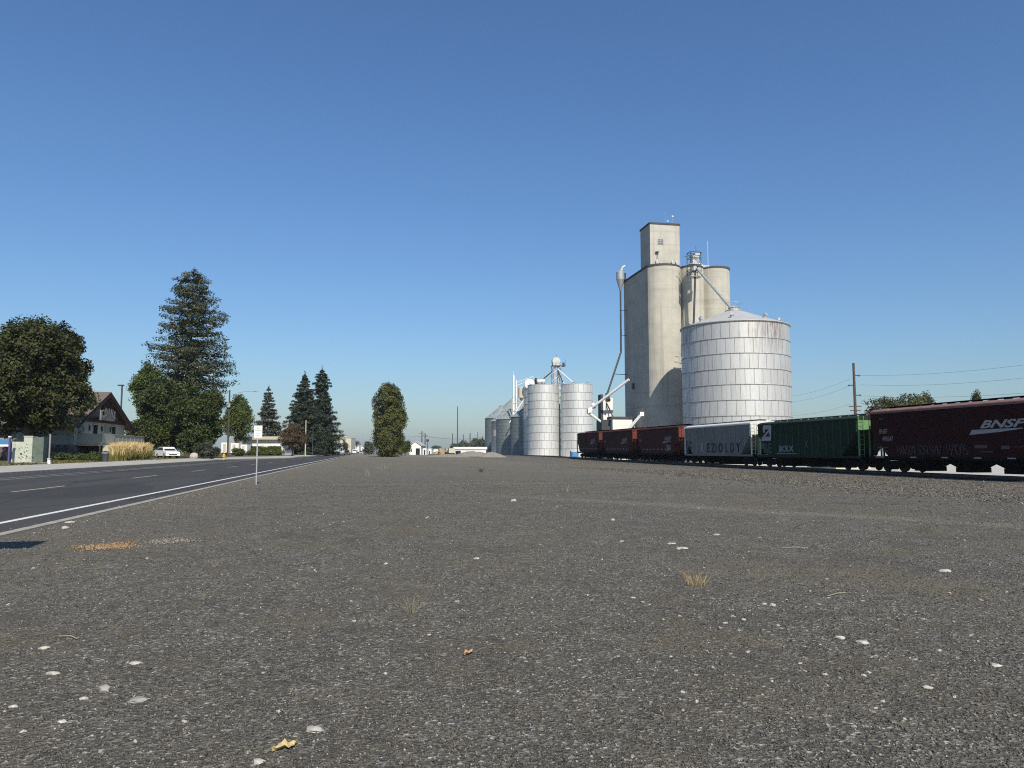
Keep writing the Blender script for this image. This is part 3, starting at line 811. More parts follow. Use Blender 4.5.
def shrub(name, label, m, box, D, seed, group=None, leaf=.12, n=300, depth=None):
    return broadleaf(name, label, m, box, D, seed, leaf=leaf, nclump=n, per=16, nl=14, lump=(.3, .5), group=group, depth=depth, bottom=-.9, cat='shrub', trunk=False)
shrub('low_shrub', 'low dark shrub nearest the utility cabinet along the stone wall', M['dark_broad'], (52, 70, 454.5, 463), 76, 50, 'shrubs along the stone wall')
shrub('low_shrub', 'widest dark shrub, middle of the three along the stone wall', M['dark_broad'], (67, 87, 453.5, 463), 75, 51, 'shrubs along the stone wall')
shrub('low_shrub', 'dark shrub beside the cream stair, right of the three along the stone wall', M['dark_broad'], (84, 104, 453, 462.5), 74, 52, 'shrubs along the stone wall')
shrub('grey_shrub', 'grey green shrub below the right round tree', M['grey_spruce'], (196, 219, 444, 458), 108, 53, None, .16, 400)
shrub('hedge', 'long leafy green hedge in front of the flat roofed office', M['bright_broad'], (243, 289, 447.5, 457.5), 158, 54, None, .16, 900, 1.3)
shrub('low_shrub', 'dark shrub between the white trailers and the pole', M['dark_broad'], (232, 245, 449, 457.5), 145, 55, None, .15, 220)

def blades(name, m, n, spread, h, w, seed, lean=.35, parent=None, zb=0.0, depth=None):
    rg = np.random.default_rng(seed)
    a = rg.uniform(0, 6.28, n); r = spread * np.sqrt(rg.uniform(0, 1, n))
    B = np.stack([r*np.cos(a), r*np.sin(a) * ((depth or spread) / spread), np.full(n, zb)], 1)
    hh = h * rg.uniform(.55, 1.1, n)
    d = np.stack([np.cos(a), np.sin(a)], 1) * (lean * rg.uniform(.1, 1.2, n) * hh)[:, None] + rg.normal(0, .12, (n, 2)) * hh[:, None]
    s = rg.uniform(0, 6.28, n); S = np.stack([np.cos(s), np.sin(s), np.zeros(n)], 1) * w
    Md = B + np.stack([d[:, 0]*.35, d[:, 1]*.35, hh*.6], 1); Tp = B + np.stack([d[:, 0], d[:, 1], hh], 1)
    v = np.stack([B - S, B + S, Md + S*.8, Tp + S*.2, Tp - S*.2, Md - S*.8], 1).reshape(-1, 3)
    i = np.arange(n)[:, None] * 6
    f = np.concatenate([i + np.array([[0, 1, 2, 5]]), i + np.array([[5, 2, 3, 4]])])
    return raw_mesh(name, v, f, m, parent)
gl = ['left end clump of golden plumed grass beside the cream stair', 'second clump from the left in the golden plumed grass row', 'third clump from the left in the golden plumed grass row',
      'middle clump of the golden plumed grass row', 'third clump from the right in the golden plumed grass row', 'second clump from the right in the golden plumed grass row', 'right end clump of golden plumed grass near the white parked car']
for i in range(7):
    p = at(118.5 + 4.3 * i, 451, 79 + 2.1 * i)
    t = thing('ornamental_grass', (p.x, p.y, gz(p.x, p.y)), gl[i], 'ornamental grass', 0, 'golden plumed grasses along the sidewalk')
    blades('blade', M['blade'], 900, .85, 1.0, .018, 60 + i, .3, t)['kind'] = 'stuff'
    blades('plume', M['plume'], 800, .75, 1.25, .03, 70 + i, .32, t, .5 + .1 * (i % 3))['kind'] = 'stuff'
rg = np.random.default_rng(77)
n = 9000
P = np.stack([rg.uniform(-30, -24.6, n), rg.uniform(40, 105, n), np.zeros(n)], 1)
P[:, 2] = [gz(p[0], p[1]) for p in P]
v = np.stack([P + np.c_[rg.normal(0, .05, (n, 2)), np.zeros(n)], P + np.c_[rg.normal(0, .05, (n, 2)), np.zeros(n)], P + np.c_[rg.normal(0, .05, (n, 2)), rg.uniform(.05, .16, n)]], 1)
tag(raw_mesh('dry_grass', v.reshape(-1, 3), np.arange(3*n).reshape(n, 3), M['lawn_blade']), 'patchy dry grass verge behind the far sidewalk', 'grass', kind='stuff')
def weed(px, py, h, m, label, seed, n=60, spread=.08, w=.0016):
    p = ground(px, py); o = blades('dry_weed', m, n, spread, h, w, seed, 1.5); o.location = (p.x, p.y, gz(p.x, p.y)); tag(o, label, 'weed')
weed(697, 585, .13, M['straw'], 'golden dry weed clump on the gravel, right of centre', 80, 55, .10, .0016)
weed(411, 613, .13, M['straw_grey'], 'wispy grey green weed on the gravel, left of centre', 81, 45, .05, .0011)
weed(481, 472, .34, M['dark_broad'], 'small dark weed standing alone toward the gravel mound', 82, 30, .1, .008)
weed(371, 476, .45, M['straw_grey'], 'pale wispy weed in line with the poplar trunk', 83, 22, .3, .004)
weed(383, 470, .5, M['straw_grey'], 'paler wispy weed just right of the one under the poplar', 84, 22, .35, .005)
rnw = random.Random(31)
WL = ['faint wispy weed on the open gravel lot']
for k in range(14):
    wx, wy = rnw.choice([(rnw.uniform(60, 330), rnw.uniform(500, 640)), (rnw.uniform(420, 980), rnw.uniform(500, 600))])
    weed(wx, wy, rnw.uniform(.05, .09), M['straw_grey'], WL[0], 100 + k, 16, .006, .0012)
    o_ = COL.objects[-1] if False else bpy.data.objects[[n_ for n_ in bpy.data.objects.keys() if n_.startswith('dry_weed')][-1]]
    o_['group'] = 'faint wispy weeds over the lot'
weed(567, 492, .22, M['straw_grey'], 'lone pale weed far out on the lot below the silver bins', 85, 30, .1, .005)

# ------------------------------------------------------------------ grain storage
def uv_wall(name, R_, H_, n, m, parent, smooth_faces=True, z0=0.0):
    vs = []; fs = []; rows = [z0 + (H_ - z0) * i / 4 for i in range(5)]
    for z in rows:
        for i in range(n):
            t = 2*PI*i/n; vs.append((R_*math.cos(t), R_*math.sin(t), z))
    for k in range(4):
        for i in range(n):
            j = (i+1) % n; fs.append((k*n+i, k*n+j, (k+1)*n+j, (k+1)*n+i))
    me = bpy.data.meshes.new(name); me.from_pydata(vs, [], fs)
    uvl = me.uv_layers.new(name='wall')
    li = 0
    for k in range(4):
        for i in range(n):
            for (c, r) in ((i, k), (i+1, k), (i+1, k+1), (i, k+1)):
                uvl.data[li].uv = (2*PI*R_*c/n, rows[r]); li += 1
    me.polygons.foreach_set('use_smooth', [smooth_faces]*len(me.polygons))
    me.materials.append(m)
    o = bpy.data.objects.new(name, me); COL.objects.link(o); o.parent = parent
    return o

def grain_bin(label, c, R_, H_, roof_h, wm, rm, ring, group, name='grain_bin', n=72, vents=6, cap=True, ladder=None, lips=True, ribs=0):
    t = thing(name, c, label, 'grain bin', 0, group)
    uv_wall('wall', R_, H_, n, wm, t)
    if lips:
        mb = MB(); z = ring
        while z < H_ - .4:
            mb.lathe([(R_-.01, z-.09), (R_+.07, z-.07), (R_+.07, z+.01), (R_-.01, z+.05)], n); z += ring
        mb.build('ring_lip', M['rim_metal'], t, True)
    mb = MB()
    ov = R_ + (.2 if roof_h > 1 else .06)
    mb.lathe([(R_-.05, H_-.14), (ov, H_-.16), (ov, H_-.05), (R_*.55, H_ + roof_h*.47), (.75, H_ + roof_h)], n)
    for i in range(ribs):
        a = 2*PI*i/ribs
        mb.beam((ov*math.cos(a), ov*math.sin(a), H_), (.75*math.cos(a), .75*math.sin(a), H_+roof_h+.03), .06, .09)
    roof = mb.build('roof', rm, t, False)
    kk = 1 if roof_h > 1 else .25
    mb = MB().lathe([(.8, H_+roof_h-.05), (.8, H_+roof_h+.35*kk), (.9, H_+roof_h+.36*kk), (.02, H_+roof_h+.75*kk)], 20)
    mb.build('roof_cap', rm, t)
    for i in range(vents):
        a = 2*PI*(i+.35)/vents; rr = R_*.80; zz = H_ + roof_h*.21
        x, y = rr*math.cos(a), rr*math.sin(a)
        MB().tube((x, y, zz-.2), (x, y, zz+.35), .3, .3, 10).tube((x, y, zz+.35), (x+.3*math.cos(a), y+.3*math.sin(a), zz+.55), .36, .30, 10).build('vent', M['steel'], roof)
    if ladder is not None:
        a = ladder; mb = MB()
        u = Vector((math.cos(a), math.sin(a), 0)); w = Vector((-u.y, u.x, 0))
        for s in (-.24, .24): mb.tube(u*(R_+.2)+w*s+Vector((0,0,.5)), u*(R_+.2)+w*s+Vector((0,0,H_+.9)), .03, .03, 6)
        z = .6
        while z < H_ + .6: mb.tube(u*(R_+.2)-w*.24+Vector((0,0,z)), u*(R_+.2)+w*.24+Vector((0,0,z)), .02, .02, 5); z += .45
        for z in np.arange(3, H_+.4, 1.1):
            pts = [u*(R_+.2+.75*math.sin(k*PI/6))+w*(.38*math.cos(k*PI/6))+Vector((0,0,z)) for k in range(7)]
            mb.path(pts, .018, 5)
        mb.build('ladder', M['steel'], t)
    return t

c = at(735.5, 378, 118)
BIGC = Vector((c.x, c.y, -.45))
big = grain_bin('huge weathered silver bolted grain bin with rust at its top right, beside the concrete elevator', BIGC, 8.15, 20.95, 2.85, M['galv_big'], M['roof_metal'], 2.29, None, vents=8, ribs=0)
# small catwalk and rails at the apex of the big bin
mb = MB()
for k in range(8):
    a = 2*PI*k/8; mb.tube((1.3*math.cos(a), 1.3*math.sin(a), 23.6), (1.3*math.cos(a), 1.3*math.sin(a), 24.9), .025, .025, 5)
mb.path([(1.3*math.cos(2*PI*k/16), 1.3*math.sin(2*PI*k/16), 24.9) for k in range(17)], .025, 5)
mb.lathe([(.6, 23.55), (1.4, 23.6), (1.4, 23.68), (.6, 23.66)], 16)
mb.tube((2.3, -.6, 22.9), (2.3, -.6, 25.6), .03, .02, 5)
mb.build('apex_railing', M['steel'], big)
for a_, r_ in ((-2.3, 7.7), (-1.75, 7.9), (-1.2, 7.9), (-.9, 7.8)):
    pass

SB = [(543.3, 224, 'left of the two tall clean silver bins under the tower'), (577, 222, 'right of the two tall clean silver bins, beside the blue portable toilet')]
sil = []
for px, D_, lb in SB:
    p = at(px, 418, D_)
    sil.append(grain_bin(lb, (p.x, p.y, -.3), 4.62, 20.95, .35, M['galv'], M['roof_metal'], 2.31, 'tall silver bins beyond the train', vents=5))
p = at(539.5, 451, 240)
sil.append(grain_bin('tall silver bin half hidden behind the clean left one, its shaded left edge showing', (p.x, p.y, -.3), 5.0, 21.2, .35, M['galv'], M['roof_metal'], 2.31, 'tall silver bins beyond the train', vents=5, ladder=PI*1.06))

GB = [(510.5, 262, 4.95, 419, 410.5, 'grey green bin with a full pale cone roof, frontmost of its cluster'),
      (525, 248, 4.6, 416.5, 408.5, 'dark grey green bin wedged against the tall silver bins'),
      (503.5, 300, 4.8, 421, 412.5, 'narrow strip of grey green bin with a pale square notice, second from the left'),
      (501, 318, 6.7, 418, 407, 'leftmost dark grey green bin of the cluster'),
      (514, 335, 8.2, 411.5, 398, 'broad roofed grey green bin rising behind the left cluster')]
gb = []
for px, D_, R_, ye, ya, lb in GB:
    p = at(px, 451, D_); ze = at(px, ye, D_ - R_*.5).z; za = at(px, ya, D_).z
    gb.append(grain_bin(lb, (p.x, p.y, -.3), R_, ze + .3, za - ze, M['galv_dark'], M['roof_green'], 2.3, 'grey green bins beyond the silver bins', vents=4, lips=False, ribs=24))
# pale notice on the narrow bin
d_ = (Vector((0, 0, 0)) - gb[2].location); a = math.atan2(d_.y, d_.x) - .95
mb = MB()
for k in range(6):
    a0, a1 = a + k*.05, a + (k+1)*.05
    mb.quad((4.83*math.cos(a0), 4.83*math.sin(a0), 7.4), (4.83*math.cos(a1), 4.83*math.sin(a1), 7.4), (4.83*math.cos(a1), 4.83*math.sin(a1), 9.9), (4.83*math.cos(a0), 4.83*math.sin(a0), 9.9))
mb.build('notice', M['decal_white'], gb[2])

# ---- leg tower above the silver bins
p = at(557, 451, 231)
t = thing('elevator_leg_tower', (p.x, p.y, -.3), 'steel bucket elevator tower with a white domed head above the silver bins', 'tower')
zt = at(557, 366, 231).z + .3
mb = MB()
for sx in (-1.3, 1.3):
    for sy in (-1.0, 1.0): mb.tube((sx, sy, 0), (sx, sy, zt), .11, .11, 6)
z = 1.0
while z < zt - 2:
    for sy in (-1.0, 1.0): mb.tube((-1.3, sy, z), (1.3, sy, z+2.2), .05, .05, 5); mb.tube((-1.3, sy, z+2.2), (1.3, sy, z+2.2), .05, .05, 5)
    for sx in (-1.3, 1.3): mb.tube((sx, -1, z), (sx, 1, z+2.2), .05, .05, 5)
    z += 2.2
mb.build('frame', M['steel'], t)
MB().box(-.9, -.25, -.4, .4, 0, zt).box(.3, .95, -.4, .4, 0, zt).build('leg_casing', M['steel'], t)
hd = MB().box(-1.5, 2.6, -1.2, 1.2, zt-.1, zt+.1)
hd.build('platform', M['dark_steel'], t)
MB().prism([(1.25*math.cos(k*PI/10)-.2, zt + 1.4 + 1.25*math.sin(k*PI/10)) for k in range(11)] + [(-1.2, zt+.1), (.8, zt+.1)], -.7, .7, 'y').build('head_dome', M['plain_grey'], t)
mb = MB().box(1.9, 2.5, -.4, .3, zt+.2, zt+1.0).tube((2.7, 0, zt+1.2), (2.7, 0, zt+2.4), .05, .05, 5).tube((0, 0, zt+2.8), (0, 0, zt+3.7), .04, .03, 5)
for x in (-1.5, -.4, .7, 1.8, 2.6): mb.tube((x, -1.2, zt), (x, -1.2, zt+1.1), .03, .03, 5)
mb.tube((-1.5, -1.2, zt+1.1), (2.6, -1.2, zt+1.1), .03, .03, 5)
mb.build('drive_motor', M['dark_steel'], t)
zs = zt - .9
for tgt, m_ in ((at(536, 392, 226), 'steel'), (at(530, 390, 236), 'dark_steel'), (at(565, 388, 224), 'dark_steel'), (at(577, 386, 222), 'white_steel')):
    q = tgt - t.location
    MB().tube((-.4 if q.x < 0 else .2, -.3, zs), q, .17, .17, 8).build('spout', M[m_], t)
p = at(541, 451, 233)
zb_ = at(541, 379.5, 233).z
t = thing('roof_blower', (p.x, p.y, zb_ - 2.6), 'small boxy blower with dark end on the left silver bin roof', 'machine')
MB().tube((-1.3, 0, 1.9), (1.2, 0, 1.9), 1.0, 1.0, 16).build('drum', M['steel'], t)
MB().tube((-1.75, 0, 1.9), (-1.3, 0, 1.9), 1.12, 1.12, 16).build('end_cap', M['dark_steel'], t)
for x_ in (-1.2, .8): MB().box(x_, x_+.3, -.6, .6, -1.5, 1.2).build('stand', M['dark_steel'], t)

# ---- slim white tower with cream tank left of the silver bins
p = at(514, 451, 262)
t = thing('white_leg_tower', (p.x - 1.0, p.y - 7.5, -.3), 'slim white elevator leg with a cream tank left of the silver bins', 'tower')
zt = at(514, 376, 256).z + .3
MB().box(-.75, -.3, -.3, .3, 0, zt).box(.2, .5, -.25, .25, 0, zt-1.5).tube((-.5, 0, zt), (-.5, 0, zt+1.6), .07, .05, 6).build('leg_casing', M['white_steel'], t)
z1 = at(514, 398, 256).z + .3; z2 = at(514, 388, 256).z + .3
MB().lathe([(.05, z1-1.2), (1.25, z1), (1.25, z2), (.1, z2+.35)], 20, (2.3, .3, 0)).build('tank', M['plain_cream'], t)
mb = MB()
for z in np.arange(2, z1-2, 2.6):
    mb.tube((-.9, -.5, z), (3.2, -.5, z+2.6), .07, .07, 5).tube((3.2, -.5, z+2.6), (-.9, -.5, z+2.6), .06, .06, 5)
for x in (-.9, 3.2, 1.2): mb.tube((x, -.5, 0), (x, -.5, z1), .08, .08, 6)
mb.tube((0, -.2, z2+.5), (6.5, 1, z2+3.2), .07, .07, 5).tube((0, -.2, z2+1.6), (6.5, 1, z2+4.0), .07, .07, 5)
mb.tube((3.0, -.6, z1-.2), (-2.2, -1.2, z1-8.5), .16, .16, 8)
mb.build('frame', M['white_steel'], t)
p = at(529.5, 451, 252)
zd = at(529.5, 389, 252).z
t = thing('leg_head', (p.x, p.y, zd - 6), 'white round elevator head showing over the shaded silver bin', 'machine')
MB().tube((0, -.6, 7.6), (0, .6, 7.6), 1.75, 1.75, 20).build('head_dome', M['white_steel'], t)
MB().box(-.9, -.2, -.4, .4, -15, 7.2).box(.2, .9, -.4, .4, -15, 7.2).tube((0, 0, 9.2), (0, 0, 11), .04, .03, 5).build('leg_casing', M['steel'], t)

# ---- concrete elevator
def arc(cx, cy, r, a0, a1, n):
    return [(cx + r*math.cos(a0+(a1-a0)*i/n), cy + r*math.sin(a0+(a1-a0)*i/n)) for i in range(n+1)]
XL, Y0, YB, ZT = 47.15, 122.0, 137.2, 33.3
r1, r2, r3 = 3.2, 2.1, 2.7
c1 = (XL+r1, Y0+r1); c2 = (XL+2*r1+r2-.25, Y0+r2+.15); c3 = (c2[0]+r2+r3-.25, Y0+r3+.1)
r1b = 3.39
outline = arc(XL+3.05, Y0+r1b, r1b, PI+.45, 2*PI-.42, 20) + arc(*c2, r2, PI+.42, 2*PI-.42, 14) + arc(*c3, r3, PI+.42, 2*PI, 16)
XR = c3[0] + r3
outline += arc(XR - 2.5, YB - 2.5, 2.5, 0, PI/2, 8)
outline += arc(XL + .6, YB - .6, .6, PI/2, PI, 6)
el = thing('concrete_elevator', (XL, Y0, -.4), 'tall pale concrete grain elevator with rounded silos and a rooftop headhouse', 'grain elevator')
loc = [(x-XL, y-Y0) for x, y in outline]
o = MB().prism(loc, 0, ZT+.4, 'z').build('silo_block', M['concrete'], el)
rim_o = []
cxm = sum(p[0] for p in loc)/len(loc); cym = sum(p[1] for p in loc)/len(loc)
for x, y in loc:
    v = Vector((x-cxm, y-cym)); rim_o.append((cxm+v.x*1.012, cym+v.y*1.012))
MB().prism(rim_o, ZT+.4, ZT+.75, 'z').build('roof_slab', M['rim_dark'], el)
hx0, hx1, hy0, hy1 = 47.95-XL, 53.5-XL, 124.6-Y0, 129.4-Y0
hz0, hz1 = ZT+.75, 41.3+.4
hh = MB().box(hx0, hx1, hy0, hy1, hz0, hz1).build('headhouse', M['concrete_pale'], el)
MB().box(hx0-.12, hx1+.12, hy0-.12, hy1+.12, hz1, hz1+.28).build('headhouse_roof', M['rim_dark'], el)
w = MB().box(hx0+1.45, hx0+2.45, hy0-.04, hy0+.1, hz0+4.0, hz0+4.95).build('window', M['dusty_glass'], el)
mb = MB()
for z in (hz0+4.0, hz0+4.32, hz0+4.64, hz0+4.92): mb.box(hx0+1.40, hx0+2.5, hy0-.07, hy0-.042, z, z+.05)
for x in (hx0+1.40, hx0+1.93, hx0+2.44): mb.box(x, x+.06, hy0-.075, hy0-.044, hz0+3.98, hz0+4.97)
mb.build('frame', M['steel'], w)
MB().box(hx0+1.5, hx0+2.5, hy0-.05, hy0+.05, hz0+.05, hz0+3.2).build('door_panel', M['concrete'], el)
MB().box(hx0+.9, hx0+1.5, hy0-.45, hy0-.001, hz0+2.5, hz0+2.62).tube((hx0+1.2, hy0-.3, hz0), (hx0+1.2, hy0-.3, hz0+2.5), .03, .03, 5).build('canopy', M['dark_steel'], el)
for x in (hx0+3.6, hx0+4.4, hx0+.7):
    MB().box(x, x+.5, hy0-.9, hy0-.4, hz0, hz0+.8).tube((x+.25, hy0-.6, hz0+.8), (x+.4, hy0-.6, hz0+1.15), .16, .1, 8).build('roof_fan', M['steel'], el)
mb = MB().tube((hx0+3.6, hy0+1.5, hz1+.25), (hx0+3.6, hy0+1.5, hz1+2.9), .035, .02, 5).tube((hx0+4.5, hy0+1, hz1+.25), (hx0+4.7, hy0+1, hz1+1.75), .05, .05, 5).tube((hx0+3.6, hy0+.6, hz1+.25), (hx0+3.6, hy0+.6, hz1+.7), .05, .05, 5)
mb.build('antenna', M['steel'], el)
rr_ = random.Random(1)
for c_, r_ in (((hx0+4.7, hy0+1, hz1+1.85), .2), ((hx0+3.6, hy0+.6, hz1+.8), .17)): MB().blob(c_, (r_, r_, r_), rr_, 2, 0).build('beacon', M['white_steel'], el)
MB().tube((XR-XL-3.2, 4, ZT+.7), (XR-XL-3.2, 4, ZT+6.2), .045, .025, 5).build('mast', M['white_steel'], el)
q = Vector((c2[0]+2.6-XL, 3.2, ZT+.75))
MB().tube(q, q+Vector((-1.5, .4, 1.3)), .75, .75, 14).box(q.x-.2, q.x+1.2, q.y-.5, q.y+.6, q.z, q.z+.7).build('roof_duct', M['steel'], el)
# railing along the roof edge
mb = MB()
for i in range(0, len(loc)-1, 3):
    x, y = loc[i]; 
    if y < 6: mb.tube((x*.98+.1, y+.25, ZT+.7), (x*.98+.1, y+.25, ZT+1.05), .02, .02, 4)
mb.build('edge_bracket', M['dark_steel'], el)
# small fixtures low on the shaded wall
MB().box(-.25, .0, 9.5, 10.3, 13.0, 14.0).build('wall_box', M['dark_steel'], el)

# distributor platform hung on the front of the middle silo, with spouts
q0 = at(694, 262, 127.3)
t = thing('distributor_platform', (q0.x, q0.y, q0.z - 2.6), 'steel distributor platform clamped to the elevator front below the roof edge', 'platform')
mb = MB()
for x in (-.95, .95):
    for y in (-.7, .7): mb.tube((x, y, 0), (x, y, 4.2), .06, .06, 5)
for z in (0, 1.0, 2.1, 3.2, 4.2):
    for y in (-.7, .7): mb.tube((-.95, y, z), (.95, y, z), .05, .05, 5)
    for x in (-.95, .95): mb.tube((x, -.7, z), (x, .7, z), .05, .05, 5)
for y in (-.7, .7): mb.tube((-.95, y, 0), (.95, y, 2.1), .04, .04, 5).tube((.95, y, 2.1), (-.95, y, 4.2), .04, .04, 5)
mb.tube((-1.8, 0, 3.4), (1.6, 0, 4.3), .05, .05, 5).tube((.4, 0, 4.2), (.4, 0, 5.4), .04, .04, 5)
mb.build('frame', M['dark_steel'], t)
MB().box(-1.1, 1.1, -.85, .85, -.08, 0).box(-1.05, 1.05, -.8, .8, 2.08, 2.14).build('deck', M['steel'], t)
MB().box(-.45, .7, -.5, .5, 2.2, 3.7).lathe([(.5, 1.0), (.5, 2.1)], 12).box(.0, 1.0, -.6, .4, 3.7, 4.1).build('distributor', M['steel'], t)
top = at(694, 264, 124) - t.location
MB().tube((.1, -.3, 1.4), at(693.5, 330, 126.6) - t.location, .18, .18, 8).build('spout', M['dark_steel'], t)
MB().tube((.3, -.3, 1.5), Vector(BIGC) + Vector((-.4, 0, 24.0)) - t.location, .2, .2, 8).build('spout', M['steel'], t)

# dust cyclone with its long pipe on the left corner
q0 = at(620.3, 276, 141.5)
t = thing('dust_cyclone', (q0.x, q0.y, q0.z - 3), 'pale dust cyclone with a long pipe at the left corner of the concrete elevator', 'cyclone')
MB().lathe([(.18, .2), (.78, 2.3), (.78, 3.7), (.45, 4.0), (.02, 4.05)], 18).build('cone', M['steel'], t)
MB().tube((.2, 0, 3.95), (.4, 0, 4.6), .24, .24, 8).tube((.4, 0, 4.6), (.95, 0, 5.0), .24, .2, 8).build('stack', M['plain_grey'], t)
b0 = at(621, 352, 141) - t.location; b1 = at(607.5, 393, 139) - t.location
MB().tube((0, 0, .3), b0, .17, .17, 8).tube(b0, b1, .17, .17, 8).build('down_pipe', M['dark_steel'], t)
e0 = at(618, 374, 140.5) - t.location
mb = MB().tube((.9, 0, 3.6), Vector((XL, YB-1, ZT)) - t.location, .2, .2, 6)
for yy in (310, 335): 
    e = at(620.5, yy, 141) - t.location; mb.tube(e, Vector((XL+.3, YB-1.6, e.z + t.location.z)) - t.location, .05, .05, 5)
e = at(613.5, 374, 140) - t.location; mb.tube(e, Vector((XL+.3, YB-2, e.z + t.location.z)) - t.location, .06, .06, 5)
mb.build('bracket', M['dark_steel'], t)

# ---- truck/train loading shed and tower at the foot
p0 = at(613, 451, 136); p1 = at(639, 451, 133.5)
zt = at(625, 417.5, 135).z
t = thing('loading_shed', (p0.x, p0.y, -.4), 'low loading shed with dark side and white front at the elevator foot', 'shed')
wdt = p1.x - p0.x
MB().box(0, wdt, 0, 5, 0, zt+.35).build('wall', M['plain_white'], t)
MB().box(-.3, wdt+.3, -.3, 5.3, zt+.35, zt+.6).build('roof', M['rim_dark'], t)
MB().box(.7, 2.9, -.05, .1, 3.2, 5.4).build('opening', M['glass'], t)
p2 = at(598.5, 451, 139)
MB().box(p2.x - p0.x, -.02, 1.2, 4.5, 0, zt+.1).build('side_bay', M['dark_steel'], t)
p = at(606, 451, 139)
z1, z2 = at(606, 424, 139).z, at(606, 398, 139).z
t = thing('scale_tower', (p.x, p.y, -.4), 'narrow white loading tower with a dark edge left of the concrete elevator', 'tower')
MB().box(-.7, 1.15, -.8, .8, z1-1.0+.4, z2+.4).build('wall', M['plain_white'], t)
MB().box(-1.15, -.72, -.85, .85, 0, z2+1.0).build('leg_casing', M['dark_steel'], t)
mb = MB()
for x in (-.6, 1.05):
    for y in (-.7, .7): mb.tube((x, y, 0), (x, y, z1), .12, .12, 6)
mb.build('frame', M['steel'], t)
MB().tube((.2, -.9, z2-.1), (.2, -.3, z2+1.2), .5, .3, 10).build('hood', M['dark_steel'], t)
MB().tube((-.1, -1.0, z2-.6), at(614.5, 420, 137) - t.location, .12, .12, 6).build('spout', M['dark_steel'], t)
MB().prism([(-.5, z1+.5), (1.0, z1+2.2), (1.0, z1-.2)], -.95, -.84, 'y').build('hopper_face', M['trim_cream'], t)
# white belt conveyor
a_, b_ = at(590.5, 409, 137), at(629, 379.5, 133)
t = thing('belt_conveyor', (a_.x, a_.y, a_.z), 'long white inclined conveyor spout crossing between silver bin and elevator', 'conveyor')
MB().tube((0, 0, 0), b_ - a_, .24, .24, 10).build('belt_tube', M['white_steel'], t)
MB().prism([(-.55, -.8), (.1, -.6), (.35, .15), (-.2, .3), (-.6, 0)], -.4, .4, 'y').tube((.35, -.1, .5), (.75, -.1, .9), .4, .4, 8).build('head_box', M['white_steel'], t)
c_ = at(587.5, 412, 137) - a_; d__ = at(602, 422.5, 137.5) - a_
MB().tube(c_, d__, .26, .2, 8).build('chute', M['white_steel'], t)
MB().box(.25, .8, -.55, .1, .1, .6).build('drive_motor', M['dark_steel'], t)
s0 = (b_ - a_) * .42
MB().tube(s0, Vector((at(606, 451, 139) - a_).to_tuple()[:2] + (s0.z - 4,)), .08, .08, 5).build('support', M['steel'], t)
a_, b_ = at(629.5, 429, 131), at(641, 415.5, 130)
t = thing('loading_chute', (a_.x, a_.y, a_.z), 'short white slanted loading chute above the faded maroon railcars', 'chute')
MB().beam((0, 0, 0), b_ - a_, .8, .45).build('trough', M['white_steel'], t)
e = (b_ - a_)
MB().box(e.x-.3, e.x+.4, e.y-.4, e.y+.4, e.z-.1, e.z+.6).build('head_box', M['white_steel'], t)
MB().tube(e*.8, e*.8+Vector((.3, 3, 0)), .06, .06, 5).tube(e*.8+Vector((.3, 3, 0)), Vector((e.x*.8+.3, e.y*.8+3, -a_.z)), .1, .1, 6).build('support', M['steel'], t)

# caged ladder loops at the left of the big bin
pa = math.atan2(-BIGC.y, -BIGC.x) - PI/2 + .28
mb = MB(); u = Vector((math.cos(pa), math.sin(pa), 0)); w = Vector((-u.y, u.x, 0))
for k in range(3):
    mb.path([u*(8.25+1.25*math.sin(j*PI/8)) + w*(.6*k-.6+.3*math.cos(j*PI/8)) + Vector((0, 0, 14.6 + k*.8 + .25*math.sin(j*PI/8))) for j in range(9)], .05, 5)
mb.build('ladder_cage', M['steel'], big)

p = at(574.3, 451, 160)
t = thing('portable_toilet', (p.x, p.y, gz(p.x, p.y) + .35), 'bright blue portable toilet at the foot of the right silver bin', 'portable toilet')
MB().box(-.75, .75, -.6, .6, 0, 1.1).build('wall', M['toilet_blue'], t)
MB().box(-.8, .8, -.65, .65, 1.1, 1.25).build('roof', M['white_steel'], t)
MB().box(-.4, .4, -.63, -.605, .1, 1.0).build('door', M['banner_blue'], t)

# ------------------------------------------------------------------ railcars
def side_mtx(x, y, z):
    """text plane on the street side of a car: reads toward -Y, faces -X"""
    return Matrix(((0, 0, -1, x), (-1, 0, 0, y), (0, 1, 0, z), (0, 0, 0, 1)))

